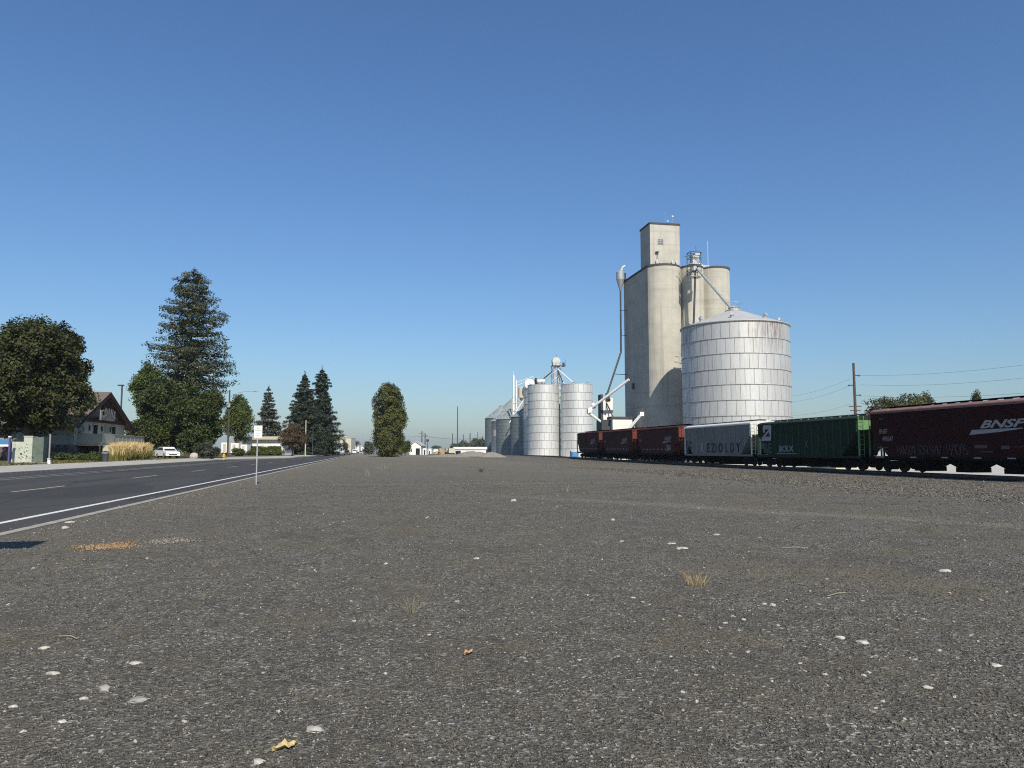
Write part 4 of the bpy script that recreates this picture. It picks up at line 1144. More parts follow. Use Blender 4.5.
def hopper_car(y0, y1, label, body, endm, roofm, style, hgt=4.62):
    L = y1 - y0; h = L / 2; yc = (y0 + y1) / 2
    t = thing('hopper_railcar', (TX, yc, rail_z(yc)), label, 'railcar', 0, 'covered hopper railcars coupled in a train')
    W = 1.55; zs = 1.18; ze = hgt - .30
    sl = 2.0 if style == 'smooth' else 2.3
    zslope = 2.0 if style == 'smooth' else 1.9
    ztop_end = 3.15
    # side polygon (y,z): slope sheets undercut both ends
    poly = [(-h+sl+.35, zs), (h-sl-.35, zs), (h-sl, zs+.15), (h-.35, ztop_end), (h-.35, ze), (-h+.35, ze), (-h+.35, ztop_end), (-h+sl, zs+.15)]
    MB().prism(poly, -W, W, 'x').build('body', body, t)
    # rounded roof
    pr = [(-W-.02, ze)] + [(-(W+.02)*math.cos(a), ze + (hgt-ze)*math.sin(a)**.8) for a in np.linspace(.12, PI-.12, 12)] + [(W+.02, ze)]
    roof = MB().prism(pr, -h+.33, h-.33, 'y').build('roof', roofm, t)
    mb = MB().box(-W-.05, W+.05, -h+.3, h-.3, ze-.11, ze+.002)
    mb.build('top_rail', roofm, t)
    mb = MB().box(-.38, .38, -h+.2, h-.2, hgt+.10, hgt+.14)
    for y in np.arange(-h+.6, h-.4, 1.2): mb.box(-.3, .3, y-.04, y+.04, hgt-.02, hgt+.10)
    mb.build('running_board', M['steel'] if style != 'smooth' else M['under'], roof)
    for y in np.arange(-h+1.3, h-1.0, (L-2.3)/5):
        MB().box(.5, 1.05, y-.45, y+.45, hgt-.12, hgt+.09).build('hatch', roofm, roof)
    # end cap: upright top of each end
    for s in (-1, 1):
        y = s * (h - .33)
        mb = MB().box(-W+.02, W-.02, min(y, y+s*.06), max(y, y+s*.06), ztop_end+.05, ze-.13)
        mb.build('end_panel', endm, t)
        mb = MB()
        for x in (-W+.07, W-.07): mb.box(x-.06, x+.06, y+s*.07-.06, y+s*.07+.06, 1.12, ztop_end+.1)
        for x in (-.5, .5): mb.box(x-.05, x+.05, y-.05, y+.05, 1.12, ztop_end)
        mb.build('end_post', endm if style == 'ribbed' else M['under'], t)
        mb = MB()
        for z in np.arange(1.3, hgt-.3, .38): mb.tube((-W-.02, y+s*.2, z), (-W+.42, y+s*.2, z), .022, .022, 5)
        for x in (-W-.02, -W+.42): mb.tube((x, y+s*.2, 1.1), (x, y+s*.2, hgt-.1), .022, .022, 5)
        mb.build('ladder', endm, t)
        MB().box(-1.4, 1.4, s*h-.28 if s > 0 else s*h, s*h if s > 0 else s*h+.28, .92, 1.12).build('end_sill', M['under'], t)
        MB().box(-.16, .16, min(s*h, s*(h+.42)), max(s*h, s*(h+.42)), .72, .98).box(-.2, .2, min(s*(h+.3), s*(h+.5)), max(s*(h+.3), s*(h+.5)), .66, 1.02).build('coupler', M['under'], t)
        MB().box(-.1, .35, y-s*1.0-.2, y-s*1.0+.2, 1.2, 1.75).tube((.7, y-s*.9, 1.4), (-.8, y-s*.9, 1.4), .2, .2, 10).build('brake_gear', M['under'], t)
    sb = MB().box(-W+.0, -W+.14, -h+.1, h-.1, .98, zs-.004).box(W-.14, W, -h+.1, h-.1, .98, zs-.004)
    sb.build('side_sill', M['under'] if style == 'smooth' else body, t)
    MB().box(-.3, .3, -h+.2, h-.2, .85, 1.1).build('centre_sill', M['under'], t)
    # hopper bays and gates
    nb = 3; bl = (L - 2*sl - 1.2) / nb
    for k in range(nb):
        ya = -h + sl + .6 + bl*k; ym = ya + bl/2
        vs = [(-W+.06, ya+.45, zs), (W-.06, ya+.45, zs), (W-.06, ya+bl-.45, zs), (-W+.06, ya+bl-.45, zs), (-.75, ym-.6, .50), (.75, ym-.6, .50), (.75, ym+.6, .50), (-.75, ym+.6, .50)]
        hp = MB().add(vs, [(0,3,2,1),(4,5,6,7),(0,1,5,4),(1,2,6,5),(2,3,7,6),(3,0,4,7)]).build('hopper_bay', M['under'], t)
        MB().box(-.8, .8, ym-.62, ym+.62, .17, .497).build('outlet_gate', M['under'], hp)
    # trucks
    for s in (-1, 1):
        y = s * (h - 1.95)
        tr = MB()
        for x in (-1.05, 1.05):
            tr.prism([(y-1.15, .38), (y-1.15, .62), (y-.55, .80), (y+.55, .80), (y+1.15, .62), (y+1.15, .38), (y+.85, .38), (y+.45, .22), (y-.45, .22), (y-.85, .38)], x-.09, x+.09, 'x')
        tr.box(-1.15, 1.15, y-.2, y+.2, .45, .85)
        tb = tr.build('truck', M['under'], t)
        for dy in (-.89, .89):
            MB().tube((-.72, y+dy, .46), (-.85, y+dy, .46), .46, .42, 20).tube((.72, y+dy, .46), (.85, y+dy, .46), .46, .42, 20).tube((-.75, y+dy, .46), (.75, y+dy, .46), .08, .08, 8).build('wheelset', M['wheel'], tb)
    if style == 'ribbed':
        nn = 16
        for s in (-1, 1):
            mb = MB()
            for k in range(nn):
                y = -h + .45 + (L-.9)*k/(nn-1)
                zb = zs if abs(y) < h - sl else zs + .15 + (ztop_end-zs-.15)*(abs(y)-(h-sl))/(sl-.35)
                x0, x1 = (-W-.045, -W-.002) if s < 0 else (W+.002, W+.045)
                mb.box(x0, x1, y-.05, y+.05, zb, ze-.115)
            mb.build('side_ribs', M['sunlit_rib_green'] if body is M['green_car'] else M['sunlit_rib_grey'], t)
    return t, h, W, hgt

def wedge_logo(t, x, y, z, w, m, s=1.0):
    text_mesh('BNSF', .66*s, m, t, side_mtx(x, y, z), shear=.42, bold=.02*s, xscale=w/(1.9), name='logo_lettering')
    mb = MB(); hw = w*s/2*1.12
    # underline wedge, thick under the first letter and thinning to the right
    mb.prism([(y+hw+.18*s, z-.62*s), (y+hw*.98, z-.30*s), (y-hw*.75, z-.27*s), (y-hw*.75, z-.32*s), (y-.1, z-.47*s)], x-.004, x+.004, 'x')
    mb.build('logo_swoosh', m, t)

cars = {}
cA, h, W, hg = hopper_car(35.7, 52.75, 'nearest dark maroon hopper car with the big white italic logo and number', M['maroon'], M['sunlit_red'], M['sunlit_roof'], 'smooth', 4.80)
yc = (35.7 + 52.75)/2; xw = -W - .006
wedge_logo(cA, xw, 40.25-yc, 3.22, 4.0, M['decal_white'])
text_mesh('BNSF', .50, M['decal_dull'], cA, side_mtx(xw, 51.0-yc, 3.02), bold=.008, xscale=.8, name='number_lettering')
text_mesh('498547', .50, M['decal_dull'], cA, side_mtx(xw, 50.55-yc, 2.46), bold=.008, xscale=.8, name='number_lettering')
text_mesh('BNSF', .16, M['decal_dull'], cA, side_mtx(xw, 51.2-yc, 3.98), name='number_lettering')
g = MB(); rr_ = random.Random(4)
def scribble(mb, x, y0, y1, z0, z1, rnd, n=14, w=.022, step=.42):
    y = y0; k = 0; H_ = z1 - z0
    while y > y1:
        kind = rnd.choice('olsvn'); ww = rnd.uniform(.22, .45); pts = []
        for i in range(11):
            t_ = i/10
            if kind == 'o': q = (ww/2*(1-math.cos(6.0*t_)), .5+.5*math.sin(6.0*t_+.4))
            elif kind == 'l': q = (ww*t_*.4, 1-t_*(1 if t_ < .8 else .9))
            elif kind == 's': q = (ww*(.5+.45*math.sin(2*PI*t_)), t_)
            elif kind == 'v': q = (ww*t_, abs(2*t_-1))
            else: q = (ww*t_, 1-abs(2*t_-1)**2)
            pts.append(Vector((x, y-q[0], z0+H_*(.08+.85*q[1]))))
        for p_, q_ in zip(pts[:-1], pts[1:]):
            dv = (q_ - p_).normalized(); nrm = Vector((0, -dv.z, dv.y))*w; xx = x - .0003*k; k += 1
            mb.add([(xx, p_.y-nrm.y, p_.z-nrm.z), (xx, q_.y-nrm.y, q_.z-nrm.z), (xx, q_.y+nrm.y, q_.z+nrm.z), (xx, p_.y+nrm.y, p_.z+nrm.z)], [(0, 1, 2, 3)])
        y -= ww*.85
scribble(g, xw, 49.6-yc, 45.4-yc, 1.28, 2.0, rr_)
scribble(g, xw, 44.7-yc, 42.9-yc, 1.28, 2.05, rr_)
g.build('graffiti', M['decal_grey'], cA)
g = MB()
for ya, yb, za, zb in ((51.7, 50.5, 1.80, 1.85), (51.4, 50.6, 1.55, 1.60), (42.3, 41.3, 1.75, 1.95), (41.9, 40.9, 1.5, 1.56), (40.2, 39.6, 1.70, 1.90), (39.3, 38.5, 1.8, 1.84), (38.0, 37.4, 1.9, 2.15)):
    g.prism([(ya-yc, za), (yb-yc, za), (yb-yc, zb), (ya-yc, zb)], xw-.003, xw+.003, 'x')
g.build('data_stencil', M['decal_grey'], cA)
g = MB()
for ya, yb in ((52.0, 51.0), (48.2, 47.6), (45.2, 44.6), (42.4, 41.8), (39.8, 39.2), (37.6, 37.0)):
    g.prism([(ya-yc, 1.10), (yb-yc, 1.10), (yb-yc, 1.175), (ya-yc, 1.175)], -1.562, -1.552, 'x')
g.build('reflector_strip', M['decal_white'], cA)

cB, h, W, hg = hopper_car(53.75, 70.1, 'dark green ribbed hopper car with a white emblem and pale blue graffiti', M['green_car'], M['sunlit_green'], M['green_car'], 'ribbed', 4.42)
yc = (53.75 + 70.1)/2; xw = -W - .052
em = MB()
# square emblem of two interlocked angular letters, upper half of a stepped Z form
y = 68.0 - yc; z = 2.55
def em_poly(pts, k):   # (u right, v up) as read from the street
    em.prism([(y + 1.0 - u, z + v) for u, v in pts], xw-.004-.0006*k, xw+.004, 'x')
em_poly([(.30, 1.10), (.30, 1.38), (.45, 1.5), (1.75, 1.5), (1.9, 1.38), (1.9, 1.10)], 0)
em_poly([(1.42, .60), (1.42, 1.098), (1.9, 1.098), (1.82, .60)], 1)
em_poly([(1.40, .86), (.72, .42), (.30, .42), (1.40, 1.09)], 2)
em_poly([(.30, .80), (.30, 1.098), (.68, 1.098), (.68, .80)], 3)
em_poly([(.0, 0), (.1, .40), (1.6, .40), (1.7, .598), (1.86, .598), (1.75, 0)], 4)
em.build('emblem', M['decal_white'], cB)
text_mesh('BE', 1.25, M['decal_teal'], cB, side_mtx(xw, 67.9-yc, 1.78), bold=.05, xscale=1.2, name='graffiti')
text_mesh('BOLX', .72, M['decal_blue'], cB, side_mtx(xw, 64.6-yc, 1.75), bold=.04, xscale=1.3, name='graffiti')
g = MB().prism([(62.8-yc, 1.28), (63.6-yc, 1.28), (66.2-yc, 1.28), (66.2-yc, 1.40), (62.6-yc, 1.34)], xw-.003, xw+.003, 'x'); g.build('graffiti', M['decal_blue'], cB)
text_mesh('X', .9, M['decal_grey'], cB, side_mtx(xw, 61.2-yc, 2.1), bold=.01, xscale=.9, name='graffiti')

cC, h, W, hg = hopper_car(71.0, 87.9, 'light grey ribbed hopper car with dark block letter graffiti', M['grey_car'], M['sunlit_grey'], M['sunlit_grey'], 'ribbed', 4.62)
yc = (71.0 + 87.9)/2; xw = -W - .052
for k, (ch, yy, m_) in enumerate((('R', 82.6, 'decal_white'), ('E', 81.1, 'decal_dark'), ('Z', 79.9, 'decal_dark'), ('I', 79.1, 'decal_dark'), ('O', 78.0, 'decal_dark'), ('L', 76.6, 'decal_teal'), ('D', 75.3, 'decal_teal'), ('Y', 73.9, 'decal_dark'))):
    text_mesh(ch, 1.4, M[m_], cC, side_mtx(xw, yy-yc, 1.82), bold=.03, xscale=.9, name='graffiti')
text_mesh('BN 2', .5, M['decal_dark'], cC, side_mtx(xw, 85.9-yc, 2.5), xscale=.9, name='number_lettering')
text_mesh('453', .5, M['decal_dark'], cC, side_mtx(xw, 85.9-yc, 1.9), xscale=.9, name='number_lettering')

for y0, y1, lb in ((89.3, 104.9, 'faded maroon hopper car coupled to the light grey one'),
                   (106.3, 121.6, 'faded maroon hopper car, middle of the three at the far end of the train'),
                   (123.0, 137.2, 'farthest faded maroon hopper car, in front of the right silver bin')):
    c_, h, W, hg = hopper_car(y0, y1, lb, M['maroon_old'], M['sunlit_red'], M['maroon_old'], 'smooth', 4.72)
    yc = (y0+y1)/2; xw = -W-.006
    wedge_logo(c_, xw, y0+3.9-yc, 3.05, 2.7, M['decal_dull'], 1.0)
    text_mesh('BNSF', .5, M['decal_dull'], c_, side_mtx(xw, y1-1.7-yc, 2.9), xscale=.8, name='number_lettering')
    g = MB()
    rr_ = random.Random(int(y0))
    for k in range(8):
        yy = h-2.6-k*1.35; g.prism([(yy, 1.62), (yy-.5, 1.62), (yy-.5, 1.78), (yy, 1.78)], xw-.003, xw+.003, 'x')
    g.build('data_stencil', M['decal_dull'], c_)
    if y0 < 90:
        g = MB(); scribble(g, xw, y0+4.4-yc, y0+2.8-yc, 1.4, 2.3, rr_, w=.06); g.build('graffiti', M['decal_dull'], c_)

p = at(853, 451, 86)
t = thing('yard_shed', (p.x, p.y, gz(p.x, p.y)), 'low pale yard shed glimpsed between the green and maroon cars', 'shed')
MB().box(-2.2, 2.2, 0, 5, 0, 2.9).build('wall', M['plain_cream'], t)
MB().prism([(-2.5, 2.9), (2.5, 2.9), (2.5, 3.0), (0, 3.3), (-2.5, 3.0)], -.3, 5.3, 'y').build('roof', M['roof_metal'], t)
MB().box(-.9, .1, -.03, .05, 1.0, 2.0).build('window', M['glass'], t)

# ------------------------------------------------------------------ poles and wires
def wire(name, a, b, sag, label, r=.012, group='overhead power lines', n=16):
    mb = MB(); a = Vector(a); b = Vector(b); pts = []
    for i in range(n+1):
        s = i/n; p = a.lerp(b, s); p.z -= sag*4*s*(1-s); pts.append(p)
    mb.path(pts, r, 5)
    return tag(mb.build(name, M['dark_steel']), label, 'wire', group)

pb = at(854.5, 390, 107); ztop = at(854.5, 363, 107).z; g0 = gz(pb.x, pb.y)
def power_pole(base, hgt, label):
    t = thing('power_pole', base, label, 'utility pole', -YAW, 'tall power poles right of the grain bins')
    MB().tube((0, 0, 0), (0, 0, hgt), .24, .16, 12).build('pole', M['wood_pole'], t)
    for s, dz in ((1, 1.75), (-1, 3.15), (1, 4.55)):
        MB().tube((0, 0, hgt-dz-.05), (s*.9, 0, hgt-dz+.02), .07, .06, 6).tube((s*.75, 0, hgt-dz-.16), (s*.75, 0, hgt-dz+.06), .11, .08, 8).build('insulator', M['dark_steel'], t)
    MB().cbox((0, 0, hgt-6.15), (1.7, .12, .12)).cbox((0, 0, hgt-6.75), (1.5, .12, .12)).build('crossarm', M['wood_pole'], t)
    return t
pp = power_pole((pb.x, pb.y, g0), ztop-g0, 'tall wooden power pole standing behind the green railcar')
pr_ = at(1190, 451, 70)
pp2 = power_pole((pr_.x, pr_.y, -.7), 13.0, 'tall wooden power pole outside the right edge of the view')
for (ya, yb, s, lb) in ((375.3, 357.5, .9, 'top overhead wire running right from the power pole'), (384.8, 370.5, .9, 'middle overhead wire running right from the power pole'), (395.8, 386.5, .8, 'lowest overhead wire running right from the power pole')):
    a = at(860, ya, 107)
    b1 = at(1024, yb, 84); d_ = (b1 - a); b = a + d_*1.55
    wire('power_line', a, b, s, lb)
for (ya, yb, lb) in ((379, 396, 'upper overhead wire running left from the power pole'), (385.5, 402, 'second overhead wire running left from the power pole'), (404, 413.5, 'lower overhead wire running left behind the big silver bin')):
    a = at(850, ya, 107); b = at(770, yb, 155)
    wire('power_line', a, b, .9, lb)

p = at(228.6, 425, 128)
g0 = gz(p.x, p.y); zt = at(228.6, 390, 128).z - g0
t = thing('street_light_pole', (p.x, p.y, g0), 'wooden street light pole with a curved arm beside the round trees', 'street light', -YAW)
MB().tube((0, 0, 0), (0, 0, zt), .17, .12, 10).build('pole', M['wood_pole'], t)
MB().path([(0, 0, zt-1.3), (1.2, .0, zt-.55), (2.6, 0, zt-.25), (4.2, 0, zt-.2)], .04, 6).build('arm', M['steel'], t)
MB().blob((4.5, 0, zt-.24), (.42, .16, .11), random.Random(2), 2, 0).build('lamp_head', M['steel'], t)
MB().cbox((.0, -.25, zt-2.6), (.5, .35, .7)).build('transformer', M['steel'], t)

def slim_pole(px, yt, yb, D_, label, r=.1, name='utility_pole', arm=True, m='wood_pole', group='slim poles along the street and horizon'):
    p = at(px, 451, D_); g0 = gz(p.x, p.y); zt = at(px, yt, D_).z - g0
    t = thing(name, (p.x, p.y, g0), label, 'utility pole', -YAW, group)
    MB().tube((0, 0, 0), (0, 0, zt), r*1.15, r*.8, 8).build('pole', M[m], t)
    if arm: MB().cbox((0, 0, zt-.9), (2.4, .14, .14)).build('crossarm', M['wood_pole'], t)
    return t
slim_pole(305.3, 420, 456, 182, 'pale slim pole in front of the left dark spruce', .13, arm=False, m='trim_cream')
t = slim_pole(312.5, 428, 456, 198, 'dark slim street lamp pole in front of the right dark spruce', .10, 'street_lamp', arm=False, m='dark_steel')
MB().cbox((.25, 0, at(312.5, 428, 198).z - t.location.z), (.8, .3, .14)).build('lamp_head', M['dark_steel'], t)
slim_pole(339.8, 432, 445, 365, 'thin pole above the cream building and blue banner', .14, arm=False)
far_pole = []
for px, yt, D_, r_, lb in ((421.8, 431, 300, .22, 'left of the two close poles right of the white shed'), (425, 433.5, 300, .22, 'right of the two close poles right of the white shed'),
                           (452.5, 433.5, 420, .24, 'far pole at the left end of the long white shed'), (457.4, 406.5, 440, .28, 'tallest far pole, thin mast above the long white shed'),
                           (463.4, 434.5, 430, .22, 'far pole just right of the tallest mast'), (470, 433, 420, .30, 'far pole above the middle of the white shed'),
                           (477.6, 432, 430, .18, 'faint far pole above the right end of the white shed'), (482.5, 436, 420, .18, 'faint far pole nearest the grey green bins')):
    far_pole.append(slim_pole(px, yt, 455, D_, lb, r_, arm=px < 430))
wire('power_line', at(395, 435.5, 300), at(423, 436, 300), .5, 'far wire left of the two close poles', .05)
wire('power_line', at(423, 436, 300), at(484, 437, 420), 1.2, 'far wire crossing between the distant poles', .06)
p = at(427.5, 451, 290); g0 = gz(p.x, p.y)
t = thing('street_light', (p.x, p.y, g0), 'short dark street light beside the two close far poles', 'street light', -YAW)
zt = at(427.5, 441, 290).z - g0
MB().tube((0, 0, 0), (0, 0, zt), .12, .10, 8).build('pole', M['dark_steel'], t)
MB().cbox((0, 0, zt+.2), (1.0, .5, .9)).build('lamp_head', M['dark_steel'], t)

p = at(119.2, 451, 116); g0 = gz(p.x, p.y); zt = at(119, 385, 116).z - g0
t = thing('lamp_post', (p.x, p.y, g0), 'black parking lot lamp post rising behind the gabled building', 'lamp post', -YAW)
MB().tube((0, 0, 0), (0, 0, zt), .14, .12, 8).build('pole', M['dark_steel'], t)
MB().cbox((-.18, 0, zt-.05), (.85, .4, .18)).build('lamp_head', M['dark_steel'], t)

# ------------------------------------------------------------------ roadside sign
p = ground(256.2, 484.6)
D_ = p.y*math.cos(YAW) + p.x*math.sin(YAW)
zt = at(257, 425.6, D_).z; zb = at(257, 437.6, D_).z
t = thing('road_sign', (p.x, p.y, 0), 'small white rectangular parking sign on a thin steel post at the kerb', 'road sign', -YAW*.4)
MB().box(-.022, .022, -.016, .016, -.1, zt-.02).build('post', M['steel'], t)
wp = (zt - zb) * .66
pl = MB().box(-wp/2+.02, wp/2+.02, -.024, -.018, zb, zt).build('sign_panel', M['sign_white'], t)
def front_mtx(x, y, z): return Matrix(((1, 0, 0, x), (0, 0, -1, y), (0, 1, 0, z), (0, 0, 0, 1)))
hz = zt - zb
text_mesh('NO', hz*.16, M['sign_grey'], pl, front_mtx(.02, -.0285, zt - hz*.22), bold=.003)
text_mesh('PARKING', hz*.13, M['sign_grey'], pl, front_mtx(.02, -.0285, zt - hz*.42), bold=.003)
mb = MB()
for k in (.66, .83): mb.box(-wp*.28+.02, wp*.28+.02, -.0285, -.0245, zt - hz*k, zt - hz*k + .018)
mb.build('small_print', M['sign_grey'], pl)
# high street-name board just left of the view; its shadow falls on the gravel
t = thing('hanging_sign', (-4.85, 7.85, 0), 'plain dark board on a tall post outside the left edge of the view', 'sign')
MB().box(-.05, .05, -.05, .05, 0, 4.1).build('post', M['steel'], t)
MB().box(-1.0, .75, -.07, -.052, 3.35, 4.15).build('sign_panel', M['dark_steel'], t)

# ------------------------------------------------------------------ left side: gabled building and yard
XF = -34.0; YN, YF, YM = 96.6, 115.0, 105.8
GZ = .3
hs = thing('gabled_building', (XF, YN, GZ), 'pale building with brown gable, raised deck and arched white lettering behind the maple', 'building')
dY = YF - YN; mY = YM - YN
EW = 4.75; RZ = 8.6
MB().box(-27, 0, 0, dY, 1.75, EW).build('wall', M['wall_side'], hs)
MB().box(.002, .05, .0, dY, 1.75, EW).build('front_wall', M['wall_cream'], hs)
MB().box(-27.05, .06, -.06, dY+.06, 0, 1.75).build('stone_base', M['stonewall'], hs)
MB().prism([(0, EW), (dY, EW), (mY, RZ-.45)], -27, -.02, 'x').build('gable_wall', M['taupe'], hs)
rf = MB()
sl = (RZ - EW) / mY
for s in (-1, 1):
    ye = mY + s*(mY + 1.5); ze_ = RZ - (mY+1.5)*sl
    rf.add([(-28, mY, RZ), (1.0, mY, RZ), (1.0, ye, ze_), (-28, ye, ze_), (-28, mY, RZ-.22), (1.0, mY, RZ-.22), (1.0, ye, ze_-.22), (-28, ye, ze_-.22)],
           [(0,1,2,3),(7,6,5,4),(1,5,6,2),(2,6,7,3),(3,7,4,0)])
rf.build('roof', M['shingle'], hs)
tr = MB()
for s in (-1, 1):
    ye = mY + s*(mY + 1.55); ze_ = RZ - (mY+1.55)*sl
    tr.beam((.92, mY, RZ-.35), (.92, ye, ze_-.32), .16, .42)
    tr.beam((.3, mY + s*.1, RZ-1.3), (.3, mY + s*(mY+.2), EW+.1), .2, .5)
tr.box(.06, .36, 0, dY, EW-.15, EW+.35).box(.06, .30, mY-.3, mY+.3, EW+.35, RZ-.6)
tr.build('gable_timber', M['timber'], hs)
# deck, railing, stair
MB().box(.06, 2.6, 1.2, dY+.6, 1.62, 1.85).build('deck_floor', M['trim_cream'], hs)
rl = MB()
y = 1.2
while y < dY + .6: rl.box(2.48, 2.56, y-.05, y+.05, 0.0, 3.05); y += 1.66
rl.box(2.46, 2.58, 1.2, dY+.6, 2.98, 3.06)
y = 1.3
while y < dY + .5: rl.box(2.50, 2.54, y, y+.17, 1.86, 2.97); y += .2
rl.build('railing', M['trim_cream'], hs)
MB().box(.06, 2.5, 1.12, 1.2, 1.86, 3.05).box(2.59, 2.68, 1.3, 5.6, 1.9, 3.1).build('railing_panel', M['trim_cream'], hs)
MB().prism([(1.6, 0), (6.6, 0), (6.6, 1.5), (5.4, 1.7), (1.6, 1.7)], 2.7, 4.0, 'x').build('stair', M['trim_cream'], hs)
for y0_, y1_, m_ in ((6.0, 7.6, 'glass'), (12.9, 14.5, 'glass')):
    w = MB().box(.052, .09, y0_, y1_, 2.35, 4.25).build('window', M[m_], hs)
    MB().box(.05, .12, y0_-.12, y0_-.002, 2.65, 4.35).box(.05, .12, y1_+.002, y1_+.12, 2.65, 4.35).box(.05, .12, y0_-.12, y1_+.12, 4.255, 4.37).build('frame', M['trim_cream'], w)
for y0_ in (1.2, 10.2):
    MB().box(.052, .10, y0_, y0_+1.6, 1.9, 4.25).build('door', M['wall_side'], hs)
for y0_ in (4.6, 9.0, 12.2):
    MB().box(.052, .2, y0_, y0_+.22, 3.5, 4.15).build('wall_lamp', M['dark_steel'], hs)
for x_ in (-18, -9.2, -.32): MB().box(x_, x_+.3, -.065, -.002, 1.8, EW-.05).build('corner_trim', M['wall_side'], hs)
# gable sign
sg = MB().box(1.05, 1.15, 5.4, 10.6, EW+.1, EW+.75).build('sign_board', M['taupe'], hs)
MB().box(1.16, 1.2, 4.9, 5.45, EW+.05, EW+1.3).build('sign_edge', M['trim_cream'], hs)
def face_x_mtx(x, y, z, rot=0.0):
    m = Matrix(((0, 0, 1, x), (1, 0, 0, y), (0, 1, 0, z), (0, 0, 0, 1)))
    return m @ Matrix.Rotation(rot, 4, 'Z')
for k, ch in enumerate('COINS'):
    s_ = k - 2
    text_mesh(ch, 1.35, M['decal_white'], sg, face_x_mtx(1.19, 8.1 + s_*1.1, EW + 1.12 - .07*s_*s_, -.07*s_), bold=.04)

# utility cabinets
p = at(35, 451, 62)
cb = thing('utility_cabinet', (p.x, p.y, gz(p.x, p.y)), 'pale green utility cabinet pair painted with faint leaves under the maple', 'cabinet', .16)
s_ = 62/FPX
MB().box(-14*s_-.35, -8.0*s_, -.55, .6, .08, 1.72).build('small_box', M['cabinet'], cb)
mbx = MB().box(-7.95*s_, -.5*s_, -.75, .75, .08, 2.12).build('main_box', M['cabinet'], cb)
MB().box(-.48*s_, 9*s_, -.70, .75, .08, 2.10).build('side_box', M['mural_shade'], cb)  # coloured dark to stand for the cabinet's shaded right side
MB().box(-1.45, .95, -.95, .9, 0, .08).build('plinth', M['kerb'], cb)
MB().box(-8.2*s_, 0, -.8, .8, 2.12, 2.19).build('lid', M['cabinet'], cb)
MB().box(-10.9*s_, -9.4*s_, -.57, -.552, .68, .82).build('latch', M['rim_dark'], cb)
g = MB(); rr_ = random.Random(9)
for k in range(26):
    x = rr_.uniform(-13, -1)*s_; z = rr_.uniform(.4, 1.9); 
    yq = -.556 if x < -8.0*s_ else -.756
    if x < -8.0*s_ and z > 1.55: continue
    a = rr_.uniform(-1.2, -.3); l = rr_.uniform(.10, .22)
    dx, dz = math.cos(a)*l, math.sin(a)*l
    g.add([(x, yq-.0008*k, z), (x+dx*.5-dz*.2, yq-.0008*k, z+dz*.5+dx*.2), (x+dx, yq-.0008*k, z+dz), (x+dx*.5+dz*.2, yq-.0008*k, z+dz*.5-dx*.2)], [(0, 1, 2, 3)])
g.build('mural_leaf', M['mural_shade'], cb)
p = at(49.5, 451, 66); g0 = gz(p.x, p.y)
t = thing('steel_post', (p.x, p.y, g0), 'plain grey steel post just right of the utility cabinet', 'post')
MB().tube((0, 0, 0), (0, 0, at(49.5, 434, 66).z-g0), .07, .07, 10).build('pole', M['rim_metal'], t)
p = at(49.5, 451, 60); g0 = gz(p.x, p.y)
t = thing('utility_pedestal', (p.x, p.y, g0), 'little white utility pedestal at the foot of the grey post', 'pedestal')
MB().prism([(-.1, 0), (.13, 0), (.1, .3), (-.08, .38)], -.08, .08, 'y').build('case', M['white_steel'], t)
MB().box(-.11, .11, -.1, .1, .385, .43).build('cap', M['white_steel'], t)
p = at(105.5, 451, 72); g0 = gz(p.x, p.y)
t = thing('litter_bin', (p.x, p.y, g0), 'dark litter bin between the shrubs and the golden grass', 'litter bin')
MB().lathe([(.02, 0), (.28, 0), (.31, .85), (.33, .87), (.33, .95), (.02, 1.05)], 14).build('body', M['dark_steel'], t)
MB().lathe([(.335, .80), (.345, .80), (.345, .88), (.335, .88)], 14).build('rim', M['steel'], t)
pa_, pb_ = at(-14, 451, 60), at(9.3, 451, 60)
g0 = gz(pb_.x, pb_.y); z1, z2, z3 = at(5, 446.5, 60).z - g0, at(5, 444.5, 60).z - g0, at(5, 440.5, 60).z - g0
t = thing('yard_sign', (pb_.x, pb_.y, g0), 'blue over white yard sign with a violet post at the left edge', 'sign', -YAW)
wd = (pb_ - pa_).length
for x_ in (0, -wd): MB().box(x_-.06, x_+.06, -.06, .06, 0, z3+.25).build('post', M['purple_post'], t)
MB().box(-wd+.06, -.06, -.04, .03, z2, z3+.1).build('blue_panel', M['blue_sign'], t)
MB().box(-wd+.06, -.06, -.04, .03, z1, z2-.002).build('white_panel', M['sign_white'], t)
MB().box(-.09, .09, -.09, .09, z3+.25, z3+.34).build('post_cap', M['sign_white'], t)
p = at(194, 451, 104); g0 = gz(p.x, p.y)
o = MB().blob((0, 0, .42), (.55, .45, .52), random.Random(3), 3, .06).build('boulder', M['rock_pale'])
o.location = (p.x, p.y, g0-.05); tag(o, 'whitish boulder at the roadside below the tall pine', 'boulder')
p = at(224, 451, 110); g0 = gz(p.x, p.y)
t = thing('fire_hydrant', (p.x, p.y, g0), 'yellow fire hydrant beside the foot of the wooden street light pole', 'hydrant')
MB().lathe([(.02, 0), (.2, 0), (.2, .08), (.14, .1), (.14, .62), (.18, .64), (.16, .72), (.06, .84), (.02, .88)], 14).build('barrel', M['hydrant'], t)
MB().tube((-.24, 0, .5), (.24, 0, .5), .07, .07, 8).tube((0, -.26, .42), (0, 0, .42), .09, .09, 8).build('outlet', M['hydrant'], t)

